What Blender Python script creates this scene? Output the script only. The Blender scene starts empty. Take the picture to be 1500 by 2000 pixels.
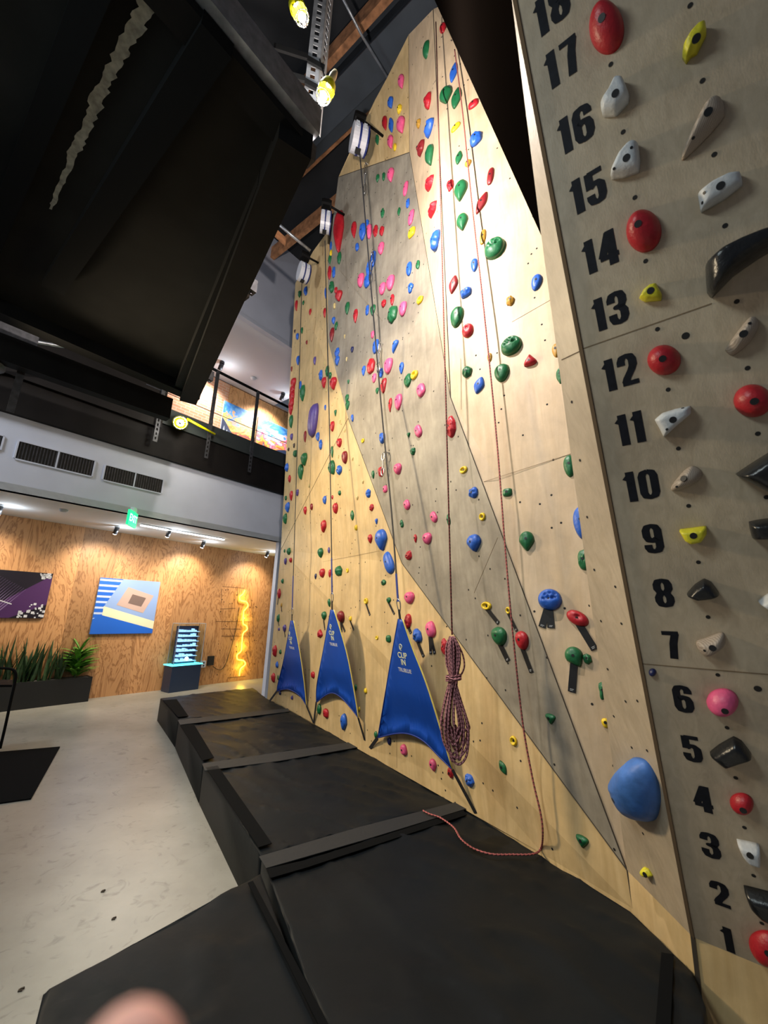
import bpy, bmesh, math, random
from mathutils import Vector as V, Matrix, noise
from mathutils.bvhtree import BVHTree
from mathutils.geometry import tessellate_polygon
S = bpy.context.scene
C = S.collection
random.seed(7)
# ------------------------------------------------------------------ camera
FPX = 800.0
_z = V(((860-750)/FPX, 3240/FPX, -1)).normalized()
_f = V((0, 0, -1)); _f = (_f - _z*_f.dot(_z)).normalized()
_r = _f.cross(_z)
CAM = V((0, 0, 1.7))
cam = bpy.data.cameras.new('camera'); co = bpy.data.objects.new('camera', cam); C.objects.link(co)
cam.sensor_fit = 'HORIZONTAL'; cam.sensor_width = 36; cam.lens = 36*FPX/1500
cam.clip_start = 0.01; cam.clip_end = 100
co.matrix_world = Matrix.Translation(CAM) @ Matrix((_r, _f, _z)).to_4x4()
cam.dof.use_dof = True; cam.dof.focus_distance = 3.6; cam.dof.aperture_fstop = 5
S.camera = co
S.view_settings.view_transform = 'Standard'; S.view_settings.look = 'None'
S.view_settings.gamma = 1; S.view_settings.use_curve_mapping = False
S.view_settings.exposure = 0.0
# ------------------------------------------------------------------ world and lights
w = bpy.data.worlds.new('world'); S.world = w; w.use_nodes = True
w.node_tree.nodes['Background'].inputs[0].default_value = (0.75, 0.82, 1.0, 1)
w.node_tree.nodes['Background'].inputs[1].default_value = 0.10

def ray(x, y):
    d = V(((x-750)/FPX, -(y-1000)/FPX, -1))
    return V((d.dot(_r), d.dot(_f), d.dot(_z))).normalized()
def atz(x, y, z):
    d = ray(x, y); return CAM + d*((z-CAM.z)/d.z)
def onp(x, y, P, n):
    d = ray(x, y); return CAM + d*((P-CAM).dot(n)/d.dot(n))
def atd(x, y, t):
    return CAM + ray(x, y)*t
def lamp(kind, loc, energy, color, size=0.1, target=None, spot=None, blend=0.5):
    l = bpy.data.lights.new('light', kind); l.energy = energy; l.color = color
    if kind == 'AREA': l.size = size
    else: l.shadow_soft_size = size
    if kind == 'SPOT': l.spot_size = math.radians(spot); l.spot_blend = blend
    o = bpy.data.objects.new('light', l); C.objects.link(o); o.location = loc
    if target is not None:
        o.rotation_euler = (V(target)-V(loc)).to_track_quat('-Z', 'Y').to_euler()
    return o
WORK = atd(632, 196, 4.05) - V((0, 0, .13))
lamp('POINT', WORK, 360, (1.0, 0.90, 0.84), 0.04)
lamp('POINT', atd(588, 40, 4.6), 45, (0.92, 0.96, 1.0), 0.04)
lamp('SPOT', (-4.3, 3.9, 3.9), 830, (1.0, 0.81, 0.54), 0.25, (0.3, 3.6, 2.3), 95, 0.9)      # warm spot added to brighten the climbing wall, no fitting modelled
lamp('AREA', (-1.9, 0.2, 3.9), 62, (0.84, 0.96, 0.97), 1.0, (-1.5, 2.8, 0.0))  # cool fill added over the floor and near pads
lamp('AREA', (-5.8, 2.2, 5.6), 130, (0.84, 0.90, 1.0), 1.0, (-3.6, 6.4, 3.4))  # cool area light added out of view to brighten the bulkhead
# ------------------------------------------------------------------ directions of the place
hf = V((0.62343, 0.78188, 0)); nf = V((0.78188, -0.62343, 0))      # along / towards us from the far walls
def plane_dist(d): return CAM - nf*d
WP, FPL, MP = plane_dist(9.23), plane_dist(7.1), plane_dist(9.8)
UP = V((0, 0, 1))
# ------------------------------------------------------------------ materials
def newmat(name):
    m = bpy.data.materials.new(name); m.use_nodes = True
    return m, m.node_tree, m.node_tree.nodes['Principled BSDF']
def simple(name, col, rough=0.5, metal=0.0, bump=0.0, bscale=60, var=0.0, vscale=6, emit=None, es=0, spec=None, coord='Object'):
    m, t, b = newmat(name)
    b.inputs['Base Color'].default_value = (*col, 1); b.inputs['Roughness'].default_value = rough
    b.inputs['Metallic'].default_value = metal
    if spec is not None: b.inputs['Specular IOR Level'].default_value = spec
    tc = t.nodes.new('ShaderNodeTexCoord')
    if var > 0:
        n = t.nodes.new('ShaderNodeTexNoise'); n.inputs['Scale'].default_value = vscale; n.inputs['Detail'].default_value = 5
        t.links.new(tc.outputs[coord], n.inputs['Vector'])
        r = t.nodes.new('ShaderNodeValToRGB'); r.color_ramp.elements[0].position = 0.3; r.color_ramp.elements[1].position = 0.7
        r.color_ramp.elements[0].color = (*[c*(1-var) for c in col], 1); r.color_ramp.elements[1].color = (*[min(1, c*(1+var)) for c in col], 1)
        t.links.new(n.outputs['Fac'], r.inputs[0]); t.links.new(r.outputs[0], b.inputs['Base Color'])
    if bump > 0:
        n = t.nodes.new('ShaderNodeTexNoise'); n.inputs['Scale'].default_value = bscale; n.inputs['Detail'].default_value = 4
        t.links.new(tc.outputs[coord], n.inputs['Vector'])
        bp = t.nodes.new('ShaderNodeBump'); bp.inputs['Strength'].default_value = bump; bp.inputs['Distance'].default_value = 0.01
        t.links.new(n.outputs['Fac'], bp.inputs['Height']); t.links.new(bp.outputs[0], b.inputs['Normal'])
    if emit:
        b.inputs['Emission Color'].default_value = (*emit, 1); b.inputs['Emission Strength'].default_value = es
    return m
def plywood(name, c1, c2, scale=(5, 5, 0.7), rough=0.5, smudge=0.12):
    m, t, b = newmat(name); N = t.nodes; L = t.links
    tc = N.new('ShaderNodeTexCoord'); mp = N.new('ShaderNodeMapping'); mp.inputs['Scale'].default_value = scale
    L.new(tc.outputs['Object'], mp.inputs[0])
    n1 = N.new('ShaderNodeTexNoise'); n1.inputs['Scale'].default_value = 3; n1.inputs['Detail'].default_value = 8; n1.inputs['Distortion'].default_value = 1.2
    L.new(mp.outputs[0], n1.inputs['Vector'])
    r = N.new('ShaderNodeValToRGB'); e = r.color_ramp.elements
    e[0].position = 0.32; e[1].position = 0.68; e[0].color = (*c1, 1); e[1].color = (*c2, 1)
    L.new(n1.outputs['Fac'], r.inputs[0])
    n2 = N.new('ShaderNodeTexNoise'); n2.inputs['Scale'].default_value = 2.3; n2.inputs['Detail'].default_value = 6; n2.inputs['Roughness'].default_value = 0.65
    L.new(tc.outputs['Object'], n2.inputs['Vector'])
    r2 = N.new('ShaderNodeValToRGB'); e = r2.color_ramp.elements
    e[0].position = 0.35; e[1].position = 0.62; k = 1-smudge*2; e[0].color = (k, k, k*1.02, 1); e[1].color = (1, 1, 1, 1)
    L.new(n2.outputs['Fac'], r2.inputs[0])
    mx = N.new('ShaderNodeMix'); mx.data_type = 'RGBA'; mx.blend_type = 'MULTIPLY'; mx.inputs[0].default_value = 1
    L.new(r.outputs[0], mx.inputs[6]); L.new(r2.outputs[0], mx.inputs[7])
    L.new(mx.outputs[2], b.inputs['Base Color'])
    b.inputs['Roughness'].default_value = rough
    n3 = N.new('ShaderNodeTexNoise'); n3.inputs['Scale'].default_value = 22; L.new(mp.outputs[0], n3.inputs['Vector'])
    bp = N.new('ShaderNodeBump'); bp.inputs['Strength'].default_value = 0.12; bp.inputs['Distance'].default_value = 0.004
    L.new(n3.outputs['Fac'], bp.inputs['Height']); L.new(bp.outputs[0], b.inputs['Normal'])
    return m
M = {}
M['ply'] = plywood('birch plywood', (0.62, 0.43, 0.195), (0.74, 0.54, 0.27))
M['plyC'] = plywood('lit birch plywood', (0.64, 0.475, 0.29), (0.75, 0.575, 0.375))  # paler copy of the birch, lamplight on the right panels put into its colour
M['plyB'] = plywood('grey washed plywood', (0.31, 0.27, 0.205), (0.395, 0.35, 0.27), smudge=0.18)
M['plyD'] = plywood('beige coated plywood', (0.52, 0.415, 0.285), (0.61, 0.495, 0.35), (9, 9, 1.5), 0.45, 0.12)
M['seam'] = simple('panel seam', (0.06, 0.045, 0.03), 0.9)
M['faint'] = simple('faint line', (0.22, 0.155, 0.09), 0.9)
M['hole'] = simple('bolt hole', (0.012, 0.01, 0.009), 0.8)
M['unlitwall'] = simple('near-black unlit board', (0.0018, 0.0013, 0.001), 1.0, spec=0.0)  # nearly black colour stands in for a face that gets no light
M['number'] = simple('black stencil paint', (0.008, 0.009, 0.014), 0.6, var=0.3, vscale=50, spec=0.2)
M['steelblack'] = simple('black painted steel', (0.004, 0.004, 0.004), 0.6, bump=0.15, bscale=14, var=0.35, vscale=3, spec=0.1)
M['steelblack2'] = simple('dull black soffit', (0.012, 0.012, 0.011), 0.8, bump=0.1, bscale=6, var=0.4, vscale=1.4, spec=0.08)
M['galv'] = simple('galvanised steel', (0.42, 0.44, 0.46), 0.4, 0.75, bump=0.1, bscale=30, var=0.25, vscale=18)
M['galvdark'] = simple('dark galvanised steel', (0.06, 0.06, 0.066), 0.45, 0.5, var=0.4, vscale=18)
M['primer'] = simple('peeled primer', (0.34, 0.35, 0.30), 0.8, bump=0.5, bscale=30, var=0.4, vscale=22)
M['vinyl'] = simple('black pad vinyl', (0.0065, 0.0088, 0.0108), 0.5, bump=0.4, bscale=5, var=0.22, vscale=2, spec=0.13)
M['velcro'] = simple('black loop strip', (0.004, 0.0045, 0.005), 0.95, spec=0.08)
M['flap'] = simple('charcoal cover flap', (0.022, 0.024, 0.026), 0.62, bump=0.2, bscale=20, spec=0.3)
M['white'] = simple('white paint', (0.62, 0.64, 0.68), 0.75, bump=0.04, bscale=40)
M['bulk'] = simple('cool white paint', (0.55, 0.57, 0.65), 0.75, bump=0.03, bscale=30, var=0.05, vscale=2)
M['ceil'] = simple('ceiling white', (0.70, 0.72, 0.74), 0.8)
M['brick0'] = None
M['web'] = simple('black webbing', (0.012, 0.012, 0.014), 0.7)
M['webblue'] = simple('blue webbing', (0.01, 0.03, 0.22), 0.6)
M['gate'] = simple('blue gate vinyl', (0.005, 0.065, 0.42), 0.42, bump=0.1, bscale=8, var=0.08, vscale=4)
M['gold'] = simple('yellow edge binding', (0.75, 0.62, 0.16), 0.6)
M['print'] = simple('pale print', (0.75, 0.75, 0.45), 0.6)
M['plasticwhite'] = simple('white device shell', (0.55, 0.56, 0.60), 0.35)
M['plasticblue'] = simple('navy band', (0.01, 0.02, 0.12), 0.4)
M['chrome'] = simple('bright steel', (0.7, 0.7, 0.7), 0.25, 1.0)
M['rubber'] = simple('black rubber', (0.01, 0.01, 0.01), 0.6)
M['timber'] = simple('rough orange timber', (0.42, 0.19, 0.085), 0.8, bump=0.4, bscale=25, var=0.45, vscale=9)
M['deck'] = simple('dark roof deck', (0.02, 0.022, 0.026), 0.8, var=0.2, vscale=2)
M['girder'] = simple('dark blue-grey steel', (0.045, 0.055, 0.068), 0.55, var=0.15, vscale=3)
M['mezz'] = simple('brown black beam steel', (0.008, 0.0065, 0.006), 0.6, var=0.3, vscale=3, spec=0.15)
M['kick'] = simple('green black kick plate', (0.02, 0.026, 0.026), 0.6)
M['bulb'] = simple('lit lamp', (1, 1, 1), 0.5, emit=(1, 0.97, 0.9), es=30)
M['led'] = simple('lit strip', (1, 1, 1), 0.5, emit=(1, 0.97, 0.93), es=7)
M['yellowp'] = simple('yellow plastic', (0.75, 0.72, 0.0), 0.4, emit=(0.9, 0.85, 0.0), es=0.0)
M['cream'] = simple('cream plastic', (0.6, 0.5, 0.3), 0.5)
M['neon'] = simple('yellow neon', (1, 0.8, 0.1), 0.4, emit=(1.0, 0.62, 0.03), es=9)
M['exit'] = simple('green lit sign', (0.02, 0.7, 0.25), 0.4, emit=(0.0, 0.85, 0.28), es=1.1)
M['exitw'] = simple('pale lit letters', (0.6, 1, 0.75), 0.4, emit=(0.4, 1.0, 0.6), es=2.2)
M['navy'] = simple('navy plinth', (0.018, 0.035, 0.075), 0.3)
M['cyan'] = simple('cyan lit top', (0.2, 0.9, 0.9), 0.4, emit=(0.1, 0.85, 0.9), es=1.6)
M['ice'] = simple('ice blue lit boards', (0.5, 0.7, 0.9), 0.4, emit=(0.35, 0.65, 1.0), es=1.0)
M['darkboard'] = simple('dark board', (0.015, 0.02, 0.045), 0.4)
M['planter'] = simple('black planter', (0.008, 0.009, 0.010), 0.5)
M['soil'] = simple('grey gravel', (0.12, 0.11, 0.10), 0.9, bump=0.8, bscale=60)
M['leafdark'] = simple('dark green leaf', (0.025, 0.06, 0.02), 0.45, var=0.5, vscale=20)
M['leafbright'] = simple('bright green leaf', (0.10, 0.28, 0.03), 0.4, var=0.5, vscale=14)
M['skin'] = simple('skin', (0.85, 0.44, 0.36), 0.5, var=0.08, vscale=30)
M['tape'] = simple('black tape', (0.008, 0.008, 0.009), 0.45)
M['socket'] = simple('bolt socket', (0.008, 0.008, 0.010), 0.5)
def glass():
    m, t, b = newmat('clear acrylic')
    b.inputs['Base Color'].default_value = (0.9, 0.97, 1, 1); b.inputs['Roughness'].default_value = 0.05
    b.inputs['Transmission Weight'].default_value = 1.0; b.inputs['IOR'].default_value = 1.1
    return m
M['glass'] = glass()
HC = {'r': ('red', (0.42, 0.012, 0.022)), 'd': ('dark red', (0.21, 0.012, 0.016)), 'b': ('blue', (0.022, 0.115, 0.52)),
      'g': ('green', (0.012, 0.13, 0.045)), 'p': ('pink', (0.72, 0.10, 0.24)), 'y': ('yellow', (0.78, 0.55, 0.02)),
      'v': ('purple', (0.085, 0.055, 0.24)), 'o': ('ochre', (0.45, 0.24, 0.03)), 'n': ('dark brown', (0.05, 0.025, 0.02)),
      'k': ('black', (0.012, 0.013, 0.015)), 'w': ('white', (0.62, 0.64, 0.66)), 't': ('wooden', (0.42, 0.34, 0.27)),
      'l': ('navy', (0.01, 0.015, 0.08)), 'e': ('pale yellow', (0.62, 0.50, 0.22)), 'q': ('lemon yellow', (0.72, 0.66, 0.03))}
HM = {}
for k, (nm, c) in HC.items():
    HM[k] = simple('hold '+nm, c, 0.42 if k != 'k' else 0.28, bump=0.18, bscale=90, var=0.12, vscale=30)
HM['B'] = simple('chalked blue hold', (0.05, 0.16, 0.48), 0.5, bump=0.3, bscale=25, var=0.38, vscale=9)
# wood-grain hold
def woodhold():
    m, t, b = newmat('grained wood hold'); N = t.nodes; L = t.links
    tc = N.new('ShaderNodeTexCoord'); wv = N.new('ShaderNodeTexWave'); wv.inputs['Scale'].default_value = 60; wv.inputs['Distortion'].default_value = 4
    L.new(tc.outputs['Object'], wv.inputs[0]); r = N.new('ShaderNodeValToRGB')
    r.color_ramp.elements[0].color = (0.30, 0.24, 0.19, 1); r.color_ramp.elements[1].color = (0.46, 0.38, 0.31, 1)
    L.new(wv.outputs['Fac'], r.inputs[0]); L.new(r.outputs[0], b.inputs['Base Color']); b.inputs['Roughness'].default_value = 0.5
    return m
HM['t'] = woodhold()
def concrete():
    m, t, b = newmat('polished concrete'); N = t.nodes; L = t.links
    tc = N.new('ShaderNodeTexCoord'); n = N.new('ShaderNodeTexNoise'); n.inputs['Scale'].default_value = 0.9; n.inputs['Detail'].default_value = 9; n.inputs['Roughness'].default_value = 0.62
    L.new(tc.outputs['Object'], n.inputs['Vector']); r = N.new('ShaderNodeValToRGB'); e = r.color_ramp.elements
    e[0].position = 0.3; e[1].position = 0.7; e[0].color = (0.235, 0.225, 0.19, 1); e[1].color = (0.40, 0.385, 0.335, 1)
    L.new(n.outputs['Fac'], r.inputs[0])
    n2 = N.new('ShaderNodeTexNoise'); n2.inputs['Scale'].default_value = 7; n2.inputs['Detail'].default_value = 8; n2.inputs['Distortion'].default_value = 2
    L.new(tc.outputs['Object'], n2.inputs['Vector']); r2 = N.new('ShaderNodeValToRGB'); e = r2.color_ramp.elements
    e[0].position = 0.28; e[1].position = 0.42; e[0].color = (0.62, 0.62, 0.6, 1); e[1].color = (1, 1, 1, 1)
    L.new(n2.outputs['Fac'], r2.inputs[0]); mx = N.new('ShaderNodeMix'); mx.data_type = 'RGBA'; mx.blend_type = 'MULTIPLY'; mx.inputs[0].default_value = 0.8
    L.new(r.outputs[0], mx.inputs[6]); L.new(r2.outputs[0], mx.inputs[7]); L.new(mx.outputs[2], b.inputs['Base Color'])
    b.inputs['Roughness'].default_value = 0.33; b.inputs['Specular IOR Level'].default_value = 0.5
    return m
M['concrete'] = concrete()
def firwall(name, base=((0.30, 0.135, 0.05), (0.50, 0.26, 0.11)), pw=0.62):
    # UV: u metres along the wall, v metres up
    m, t, b = newmat(name); N = t.nodes; L = t.links
    uv = N.new('ShaderNodeUVMap'); sx = N.new('ShaderNodeSeparateXYZ'); L.new(uv.outputs[0], sx.inputs[0])
    dv = N.new('ShaderNodeMath'); dv.operation = 'DIVIDE'; dv.inputs[1].default_value = pw; L.new(sx.outputs[0], dv.inputs[0])
    fl = N.new('ShaderNodeMath'); fl.operation = 'FLOOR'; L.new(dv.outputs[0], fl.inputs[0])
    wn = N.new('ShaderNodeTexWhiteNoise'); wn.noise_dimensions = '1D'; L.new(fl.outputs[0], wn.inputs['W'])
    mul = N.new('ShaderNodeMath'); mul.operation = 'MULTIPLY'; mul.inputs[1].default_value = 37; L.new(wn.outputs['Value'], mul.inputs[0])
    cb = N.new('ShaderNodeCombineXYZ'); L.new(sx.outputs[0], cb.inputs[0]); L.new(sx.outputs[1], cb.inputs[1]); L.new(mul.outputs[0], cb.inputs[2])
    mp = N.new('ShaderNodeMapping'); mp.inputs['Scale'].default_value = (1.0, 0.22, 1); L.new(cb.outputs[0], mp.inputs[0])
    n = N.new('ShaderNodeTexNoise'); n.inputs['Scale'].default_value = 3.2; n.inputs['Detail'].default_value = 5; n.inputs['Roughness'].default_value = 0.6; n.inputs['Distortion'].default_value = 0.6
    L.new(mp.outputs[0], n.inputs['Vector'])
    ml = N.new('ShaderNodeMath'); ml.operation = 'MULTIPLY'; ml.inputs[1].default_value = 26; L.new(n.outputs['Fac'], ml.inputs[0])
    fr = N.new('ShaderNodeMath'); fr.operation = 'PINGPONG'; fr.inputs[1].default_value = 1.0; L.new(ml.outputs[0], fr.inputs[0])
    r = N.new('ShaderNodeValToRGB'); e = r.color_ramp.elements; e[0].position = 0.05; e[1].position = 0.5
    e[0].color = (*base[0], 1); e[1].color = (*base[1], 1); L.new(fr.outputs[0], r.inputs[0])
    mr = N.new('ShaderNodeMapRange'); mr.inputs[3].default_value = 0.72; mr.inputs[4].default_value = 1.2; L.new(wn.outputs['Value'], mr.inputs[0])
    mx = N.new('ShaderNodeVectorMath'); mx.operation = 'SCALE'; L.new(r.outputs[0], mx.inputs[0]); L.new(mr.outputs[0], mx.inputs['Scale'])
    L.new(mx.outputs[0], b.inputs['Base Color']); b.inputs['Roughness'].default_value = 0.5
    return m
M['fir'] = firwall('fir plywood cladding')
def brickmat():
    m, t, b = newmat('orange brick'); N = t.nodes; L = t.links
    uv = N.new('ShaderNodeUVMap'); bk = N.new('ShaderNodeTexBrick'); L.new(uv.outputs[0], bk.inputs[0])
    bk.inputs['Color1'].default_value = (0.50, 0.22, 0.12, 1); bk.inputs['Color2'].default_value = (0.58, 0.30, 0.17, 1)
    bk.inputs['Mortar'].default_value = (0.55, 0.42, 0.32, 1); bk.inputs['Scale'].default_value = 1
    bk.inputs['Brick Width'].default_value = 0.22; bk.inputs['Row Height'].default_value = 0.075; bk.inputs['Mortar Size'].default_value = 0.008
    L.new(bk.outputs[0], b.inputs['Base Color']); b.inputs['Roughness'].default_value = 0.85
    return m
M['brick'] = brickmat()
def ropemat(name, c1, c2, c3):
    m, t, b = newmat(name); N = t.nodes; L = t.links
    uv = N.new('ShaderNodeUVMap'); bk = N.new('ShaderNodeTexChecker'); mp = N.new('ShaderNodeMapping')
    mp.inputs['Scale'].default_value = (3, 42, 1); mp.inputs['Rotation'].default_value = (0, 0, 0.0)
    sh = N.new('ShaderNodeSeparateXYZ'); L.new(uv.outputs[0], sh.inputs[0])
    a = N.new('ShaderNodeMath'); a.operation = 'MULTIPLY_ADD'; a.inputs[1].default_value = 14; L.new(sh.outputs[1], a.inputs[0]); L.new(sh.outputs[0], a.inputs[2])
    cb = N.new('ShaderNodeCombineXYZ'); L.new(a.outputs[0], cb.inputs[0]); L.new(sh.outputs[1], cb.inputs[1])
    L.new(cb.outputs[0], mp.inputs[0]); L.new(mp.outputs[0], bk.inputs[0]); bk.inputs['Scale'].default_value = 1
    bk.inputs[1].default_value = (*c1, 1); bk.inputs[2].default_value = (*c2, 1)
    n = N.new('ShaderNodeTexNoise'); n.inputs['Scale'].default_value = 25; L.new(uv.outputs[0], n.inputs['Vector'])
    mx = N.new('ShaderNodeMix'); mx.data_type = 'RGBA'; sc = N.new('ShaderNodeMath'); sc.operation = 'MULTIPLY'; sc.inputs[1].default_value = .4; L.new(n.outputs['Fac'], sc.inputs[0]); L.new(sc.outputs[0], mx.inputs[0]); mx.inputs[7].default_value = (*c3, 1)
    L.new(bk.outputs[0], mx.inputs[6]); L.new(mx.outputs[2], b.inputs['Base Color']); b.inputs['Roughness'].default_value = 0.8
    return m
M['rope'] = ropemat('red and dark flecked rope', (0.62, 0.16, 0.14), (0.03, 0.015, 0.015), (0.25, 0.05, 0.05))
M['coil'] = ropemat('maroon and pink rope', (0.50, 0.22, 0.24), (0.05, 0.008, 0.012), (0.12, 0.02, 0.03))
# ------------------------------------------------------------------ builders
def tag(o, label=None, cat=None, group=None, kind=None):
    if label: o['label'] = label
    if cat: o['category'] = cat
    if group: o['group'] = group
    if kind: o['kind'] = kind
    return o
def empty(name, loc, label=None, cat=None, group=None, kind=None):
    o = bpy.data.objects.new(name, None); C.objects.link(o); o.location = loc; o.empty_display_size = 0.05
    return tag(o, label, cat, group, kind)
def link(name, me, mats, parent=None, smooth=False):
    if not isinstance(mats, (list, tuple)): mats = [mats]
    for m in mats: me.materials.append(m)
    if smooth:
        for p in me.polygons: p.use_smooth = True
    o = bpy.data.objects.new(name, me); C.objects.link(o)
    if parent is not None:
        o.parent = parent
        pm = Matrix.Translation(parent.location) if parent.parent is None else Matrix.Identity(4)
        o.matrix_parent_inverse = pm.inverted()
    return o
class MB:
    def __init__(s): s.v = []; s.f = []; s.m = []; s.uv = {}
    def poly(s, pts, mi=0, uvs=None):
        i = len(s.v); s.v += [V(p) for p in pts]; s.f.append(list(range(i, i+len(pts)))); s.m.append(mi)
        if uvs: s.uv[len(s.f)-1] = uvs
    def ngon(s, pts, mi=0):      # triangulated
        i = len(s.v); s.v += [V(p) for p in pts]
        for t in tessellate_polygon([[V(p) for p in pts]]): s.f.append([i+k for k in t]); s.m.append(mi)
    def prism(s, pts, ext, mi=0):
        ext = V(ext); n = len(pts); i = len(s.v); s.v += [V(p) for p in pts] + [V(p)+ext for p in pts]
        nrm = V((0, 0, 0))
        for k in range(n): nrm += V(pts[k]).cross(V(pts[(k+1) % n]))
        flip = nrm.dot(ext) > 0
        for t in tessellate_polygon([[V(p) for p in pts]]):
            a, b, c = t
            q = (V(pts[b])-V(pts[a])).cross(V(pts[c])-V(pts[a]))
            if (q.dot(ext) > 0): a, b, c = c, b, a
            s.f.append([i+a, i+b, i+c]); s.m.append(mi); s.f.append([i+n+c, i+n+b, i+n+a]); s.m.append(mi)
        for k in range(n):
            j = (k+1) % n
            f = [i+k, i+j, i+n+j, i+n+k]
            if not flip: f.reverse()
            s.f.append(f); s.m.append(mi)
    def box(s, o, x, y, z, mi=0):     # corner o and three edge vectors
        o, x, y, z = V(o), V(x), V(y), V(z); s.prism([o, o+x, o+x+y, o+y], z, mi)
    def cbox(s, c, sx, sy, sz, ax=None, mi=0):
        X, Y, Z = ax if ax else (V((1, 0, 0)), V((0, 1, 0)), V((0, 0, 1)))
        s.box(V(c)-X*sx/2-Y*sy/2-Z*sz/2, X*sx, Y*sy, Z*sz, mi)
    def tube(s, pts, r, n=8, mi=0, close=False, caps=True, L0=0.0):
        pts = [V(p) for p in pts]; N = len(pts); i0 = len(s.v); Ls = [L0]
        for k in range(1, N): Ls.append(Ls[-1]+(pts[k]-pts[k-1]).length)
        t0 = (pts[1]-pts[0]).normalized(); a = t0.orthogonal().normalized()
        rr = r if isinstance(r, (list, tuple)) else [r]*N
        for k in range(N):
            if close: t = (pts[(k+1) % N]-pts[k-1]).normalized()
            else: t = (pts[min(k+1, N-1)]-pts[max(k-1, 0)]).normalized()
            a = (a - t*a.dot(t)); a = a.normalized() if a.length > 1e-6 else t.orthogonal().normalized()
            b = t.cross(a)
            for j in range(n):
                g = 2*math.pi*j/n; s.v.append(pts[k]+(a*math.cos(g)+b*math.sin(g))*rr[k])
        for k in range(N if close else N-1):
            k2 = (k+1) % N
            for j in range(n):
                j2 = (j+1) % n
                s.f.append([i0+k*n+j, i0+k*n+j2, i0+k2*n+j2, i0+k2*n+j]); s.m.append(mi)
                l1 = Ls[k]; l2 = Ls[k+1] if k+1 < N else Ls[k]+0.01
                s.uv[len(s.f)-1] = [(j/n, l1), ((j+1)/n, l1), ((j+1)/n, l2), (j/n, l2)]
        if caps and not close:
            s.f.append([i0+j for j in range(n)][::-1]); s.m.append(mi)
            s.f.append([i0+(N-1)*n+j for j in range(n)]); s.m.append(mi)
    def disc(s, c, n, r, h=0.0, k=10, mi=0, ex=None):
        n = V(n).normalized(); a = ex if ex else n.orthogonal().normalized(); b = n.cross(a)
        p = [V(c)+(a*math.cos(2*math.pi*j/k)+b*math.sin(2*math.pi*j/k))*r for j in range(k)]
        if h: s.prism(p, n*h, mi)
        else: s.poly(p, mi)
    def sphere(s, c, rx, ry=None, rz=None, ax=None, n=14, mi=0):
        ry = ry or rx; rz = rz or rx; X, Y, Z = ax if ax else (V((1, 0, 0)), V((0, 1, 0)), V((0, 0, 1)))
        i = len(s.v); m = n//2
        for a in range(m+1):
            t = math.pi*a/m
            for b in range(n):
                g = 2*math.pi*b/n
                s.v.append(V(c)+X*(rx*math.sin(t)*math.cos(g))+Y*(ry*math.sin(t)*math.sin(g))+Z*(rz*math.cos(t)))
        for a in range(m):
            for b in range(n):
                b2 = (b+1) % n; s.f.append([i+a*n+b, i+(a+1)*n+b, i+(a+1)*n+b2, i+a*n+b2]); s.m.append(mi)
    def mesh(s, name):
        me = bpy.data.meshes.new(name); me.from_pydata([tuple(v) for v in s.v], [], s.f); me.polygons.foreach_set('material_index', s.m)
        if s.uv:
            ul = me.uv_layers.new(name='UVMap')
            for fi, u in s.uv.items():
                for k, li in enumerate(me.polygons[fi].loop_indices): ul.data[li].uv = u[k]
        me.update(); me.validate(); return me
    def build(s, name, mats, parent=None, smooth=False): return link(name, s.mesh(name), mats, parent, smooth)
def catmull(pts, k=6):
    pts = [V(p) for p in pts]; out = []
    for i in range(len(pts)-1):
        p0 = pts[max(i-1, 0)]; p1 = pts[i]; p2 = pts[i+1]; p3 = pts[min(i+2, len(pts)-1)]
        for j in range(k):
            t = j/k
            out.append(0.5*((2*p1)+(p2-p0)*t+(2*p0-5*p1+4*p2-p3)*t*t+(3*p1-p0-3*p2+p3)*t**3))
    out.append(pts[-1]); return out
def wuv(P, base):   # along/up coordinates on a far wall
    d = P-base; return (d.dot(hf), P.z)
def wallslab(name, P0, a0, a1, z0, z1, th, mat, parent=None, uv=True):
    A = P0 + hf*a0; B = P0 + hf*a1; A.z = B.z = 0
    m = MB(); q = [A+UP*z0, B+UP*z0, B+UP*z1, A+UP*z1]
    m.poly(q, 0, [wuv(p, P0) for p in q])
    m2 = [p-nf*th for p in q]
    for f in ([0, 1], [1, 2], [2, 3], [3, 0]): m.poly([q[f[1]], q[f[0]], m2[f[0]], m2[f[1]]])
    m.poly(m2[::-1])
    return m.build(name, mat, parent)
def aat(x, y, P0): return (onp(x, y, P0, nf)-P0).dot(hf)
# ================================================================== SETTING
m = MB(); m.box((-12, -2.5, -0.1), (18, 0, 0), (0, 19, 0), (0, 0, 0.1)); tag(m.build('floor', M['concrete']), kind='structure')
a_l = aat(-250, 1300, WP); a_r = aat(600, 1300, WP)
tag(wallslab('wall_far', WP, a_l, a_r, 0, 3.11, 0.12, M['fir']), kind='structure')
# baseboard shadow line
# low ceiling between bulkhead and far wall
m = MB(); P = FPL + hf*(-8); Q = FPL + hf*9
p = [P+nf*0, Q, Q-nf*2.4, P-nf*2.4]; p = [V((a.x, a.y, 3.1)) for a in p]; m.prism(p, (0, 0, 0.1))
tag(m.build('ceiling', M['ceil']), kind='structure')
fa0 = aat(-400, 1000, FPL); fa1 = aat(640, 1000, FPL)
tag(wallslab('wall_bulkhead', FPL, fa0, fa1, 3.1, 4.2, 0.12, M['bulk']), kind='structure')
# white return beside the climbing wall
a = aat(533, 1200, FPL)
tag(wallslab('wall_return', FPL-nf*0.02, a, a+0.7, 0, 3.1, 0.1, M['bulk']), kind='structure')
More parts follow.
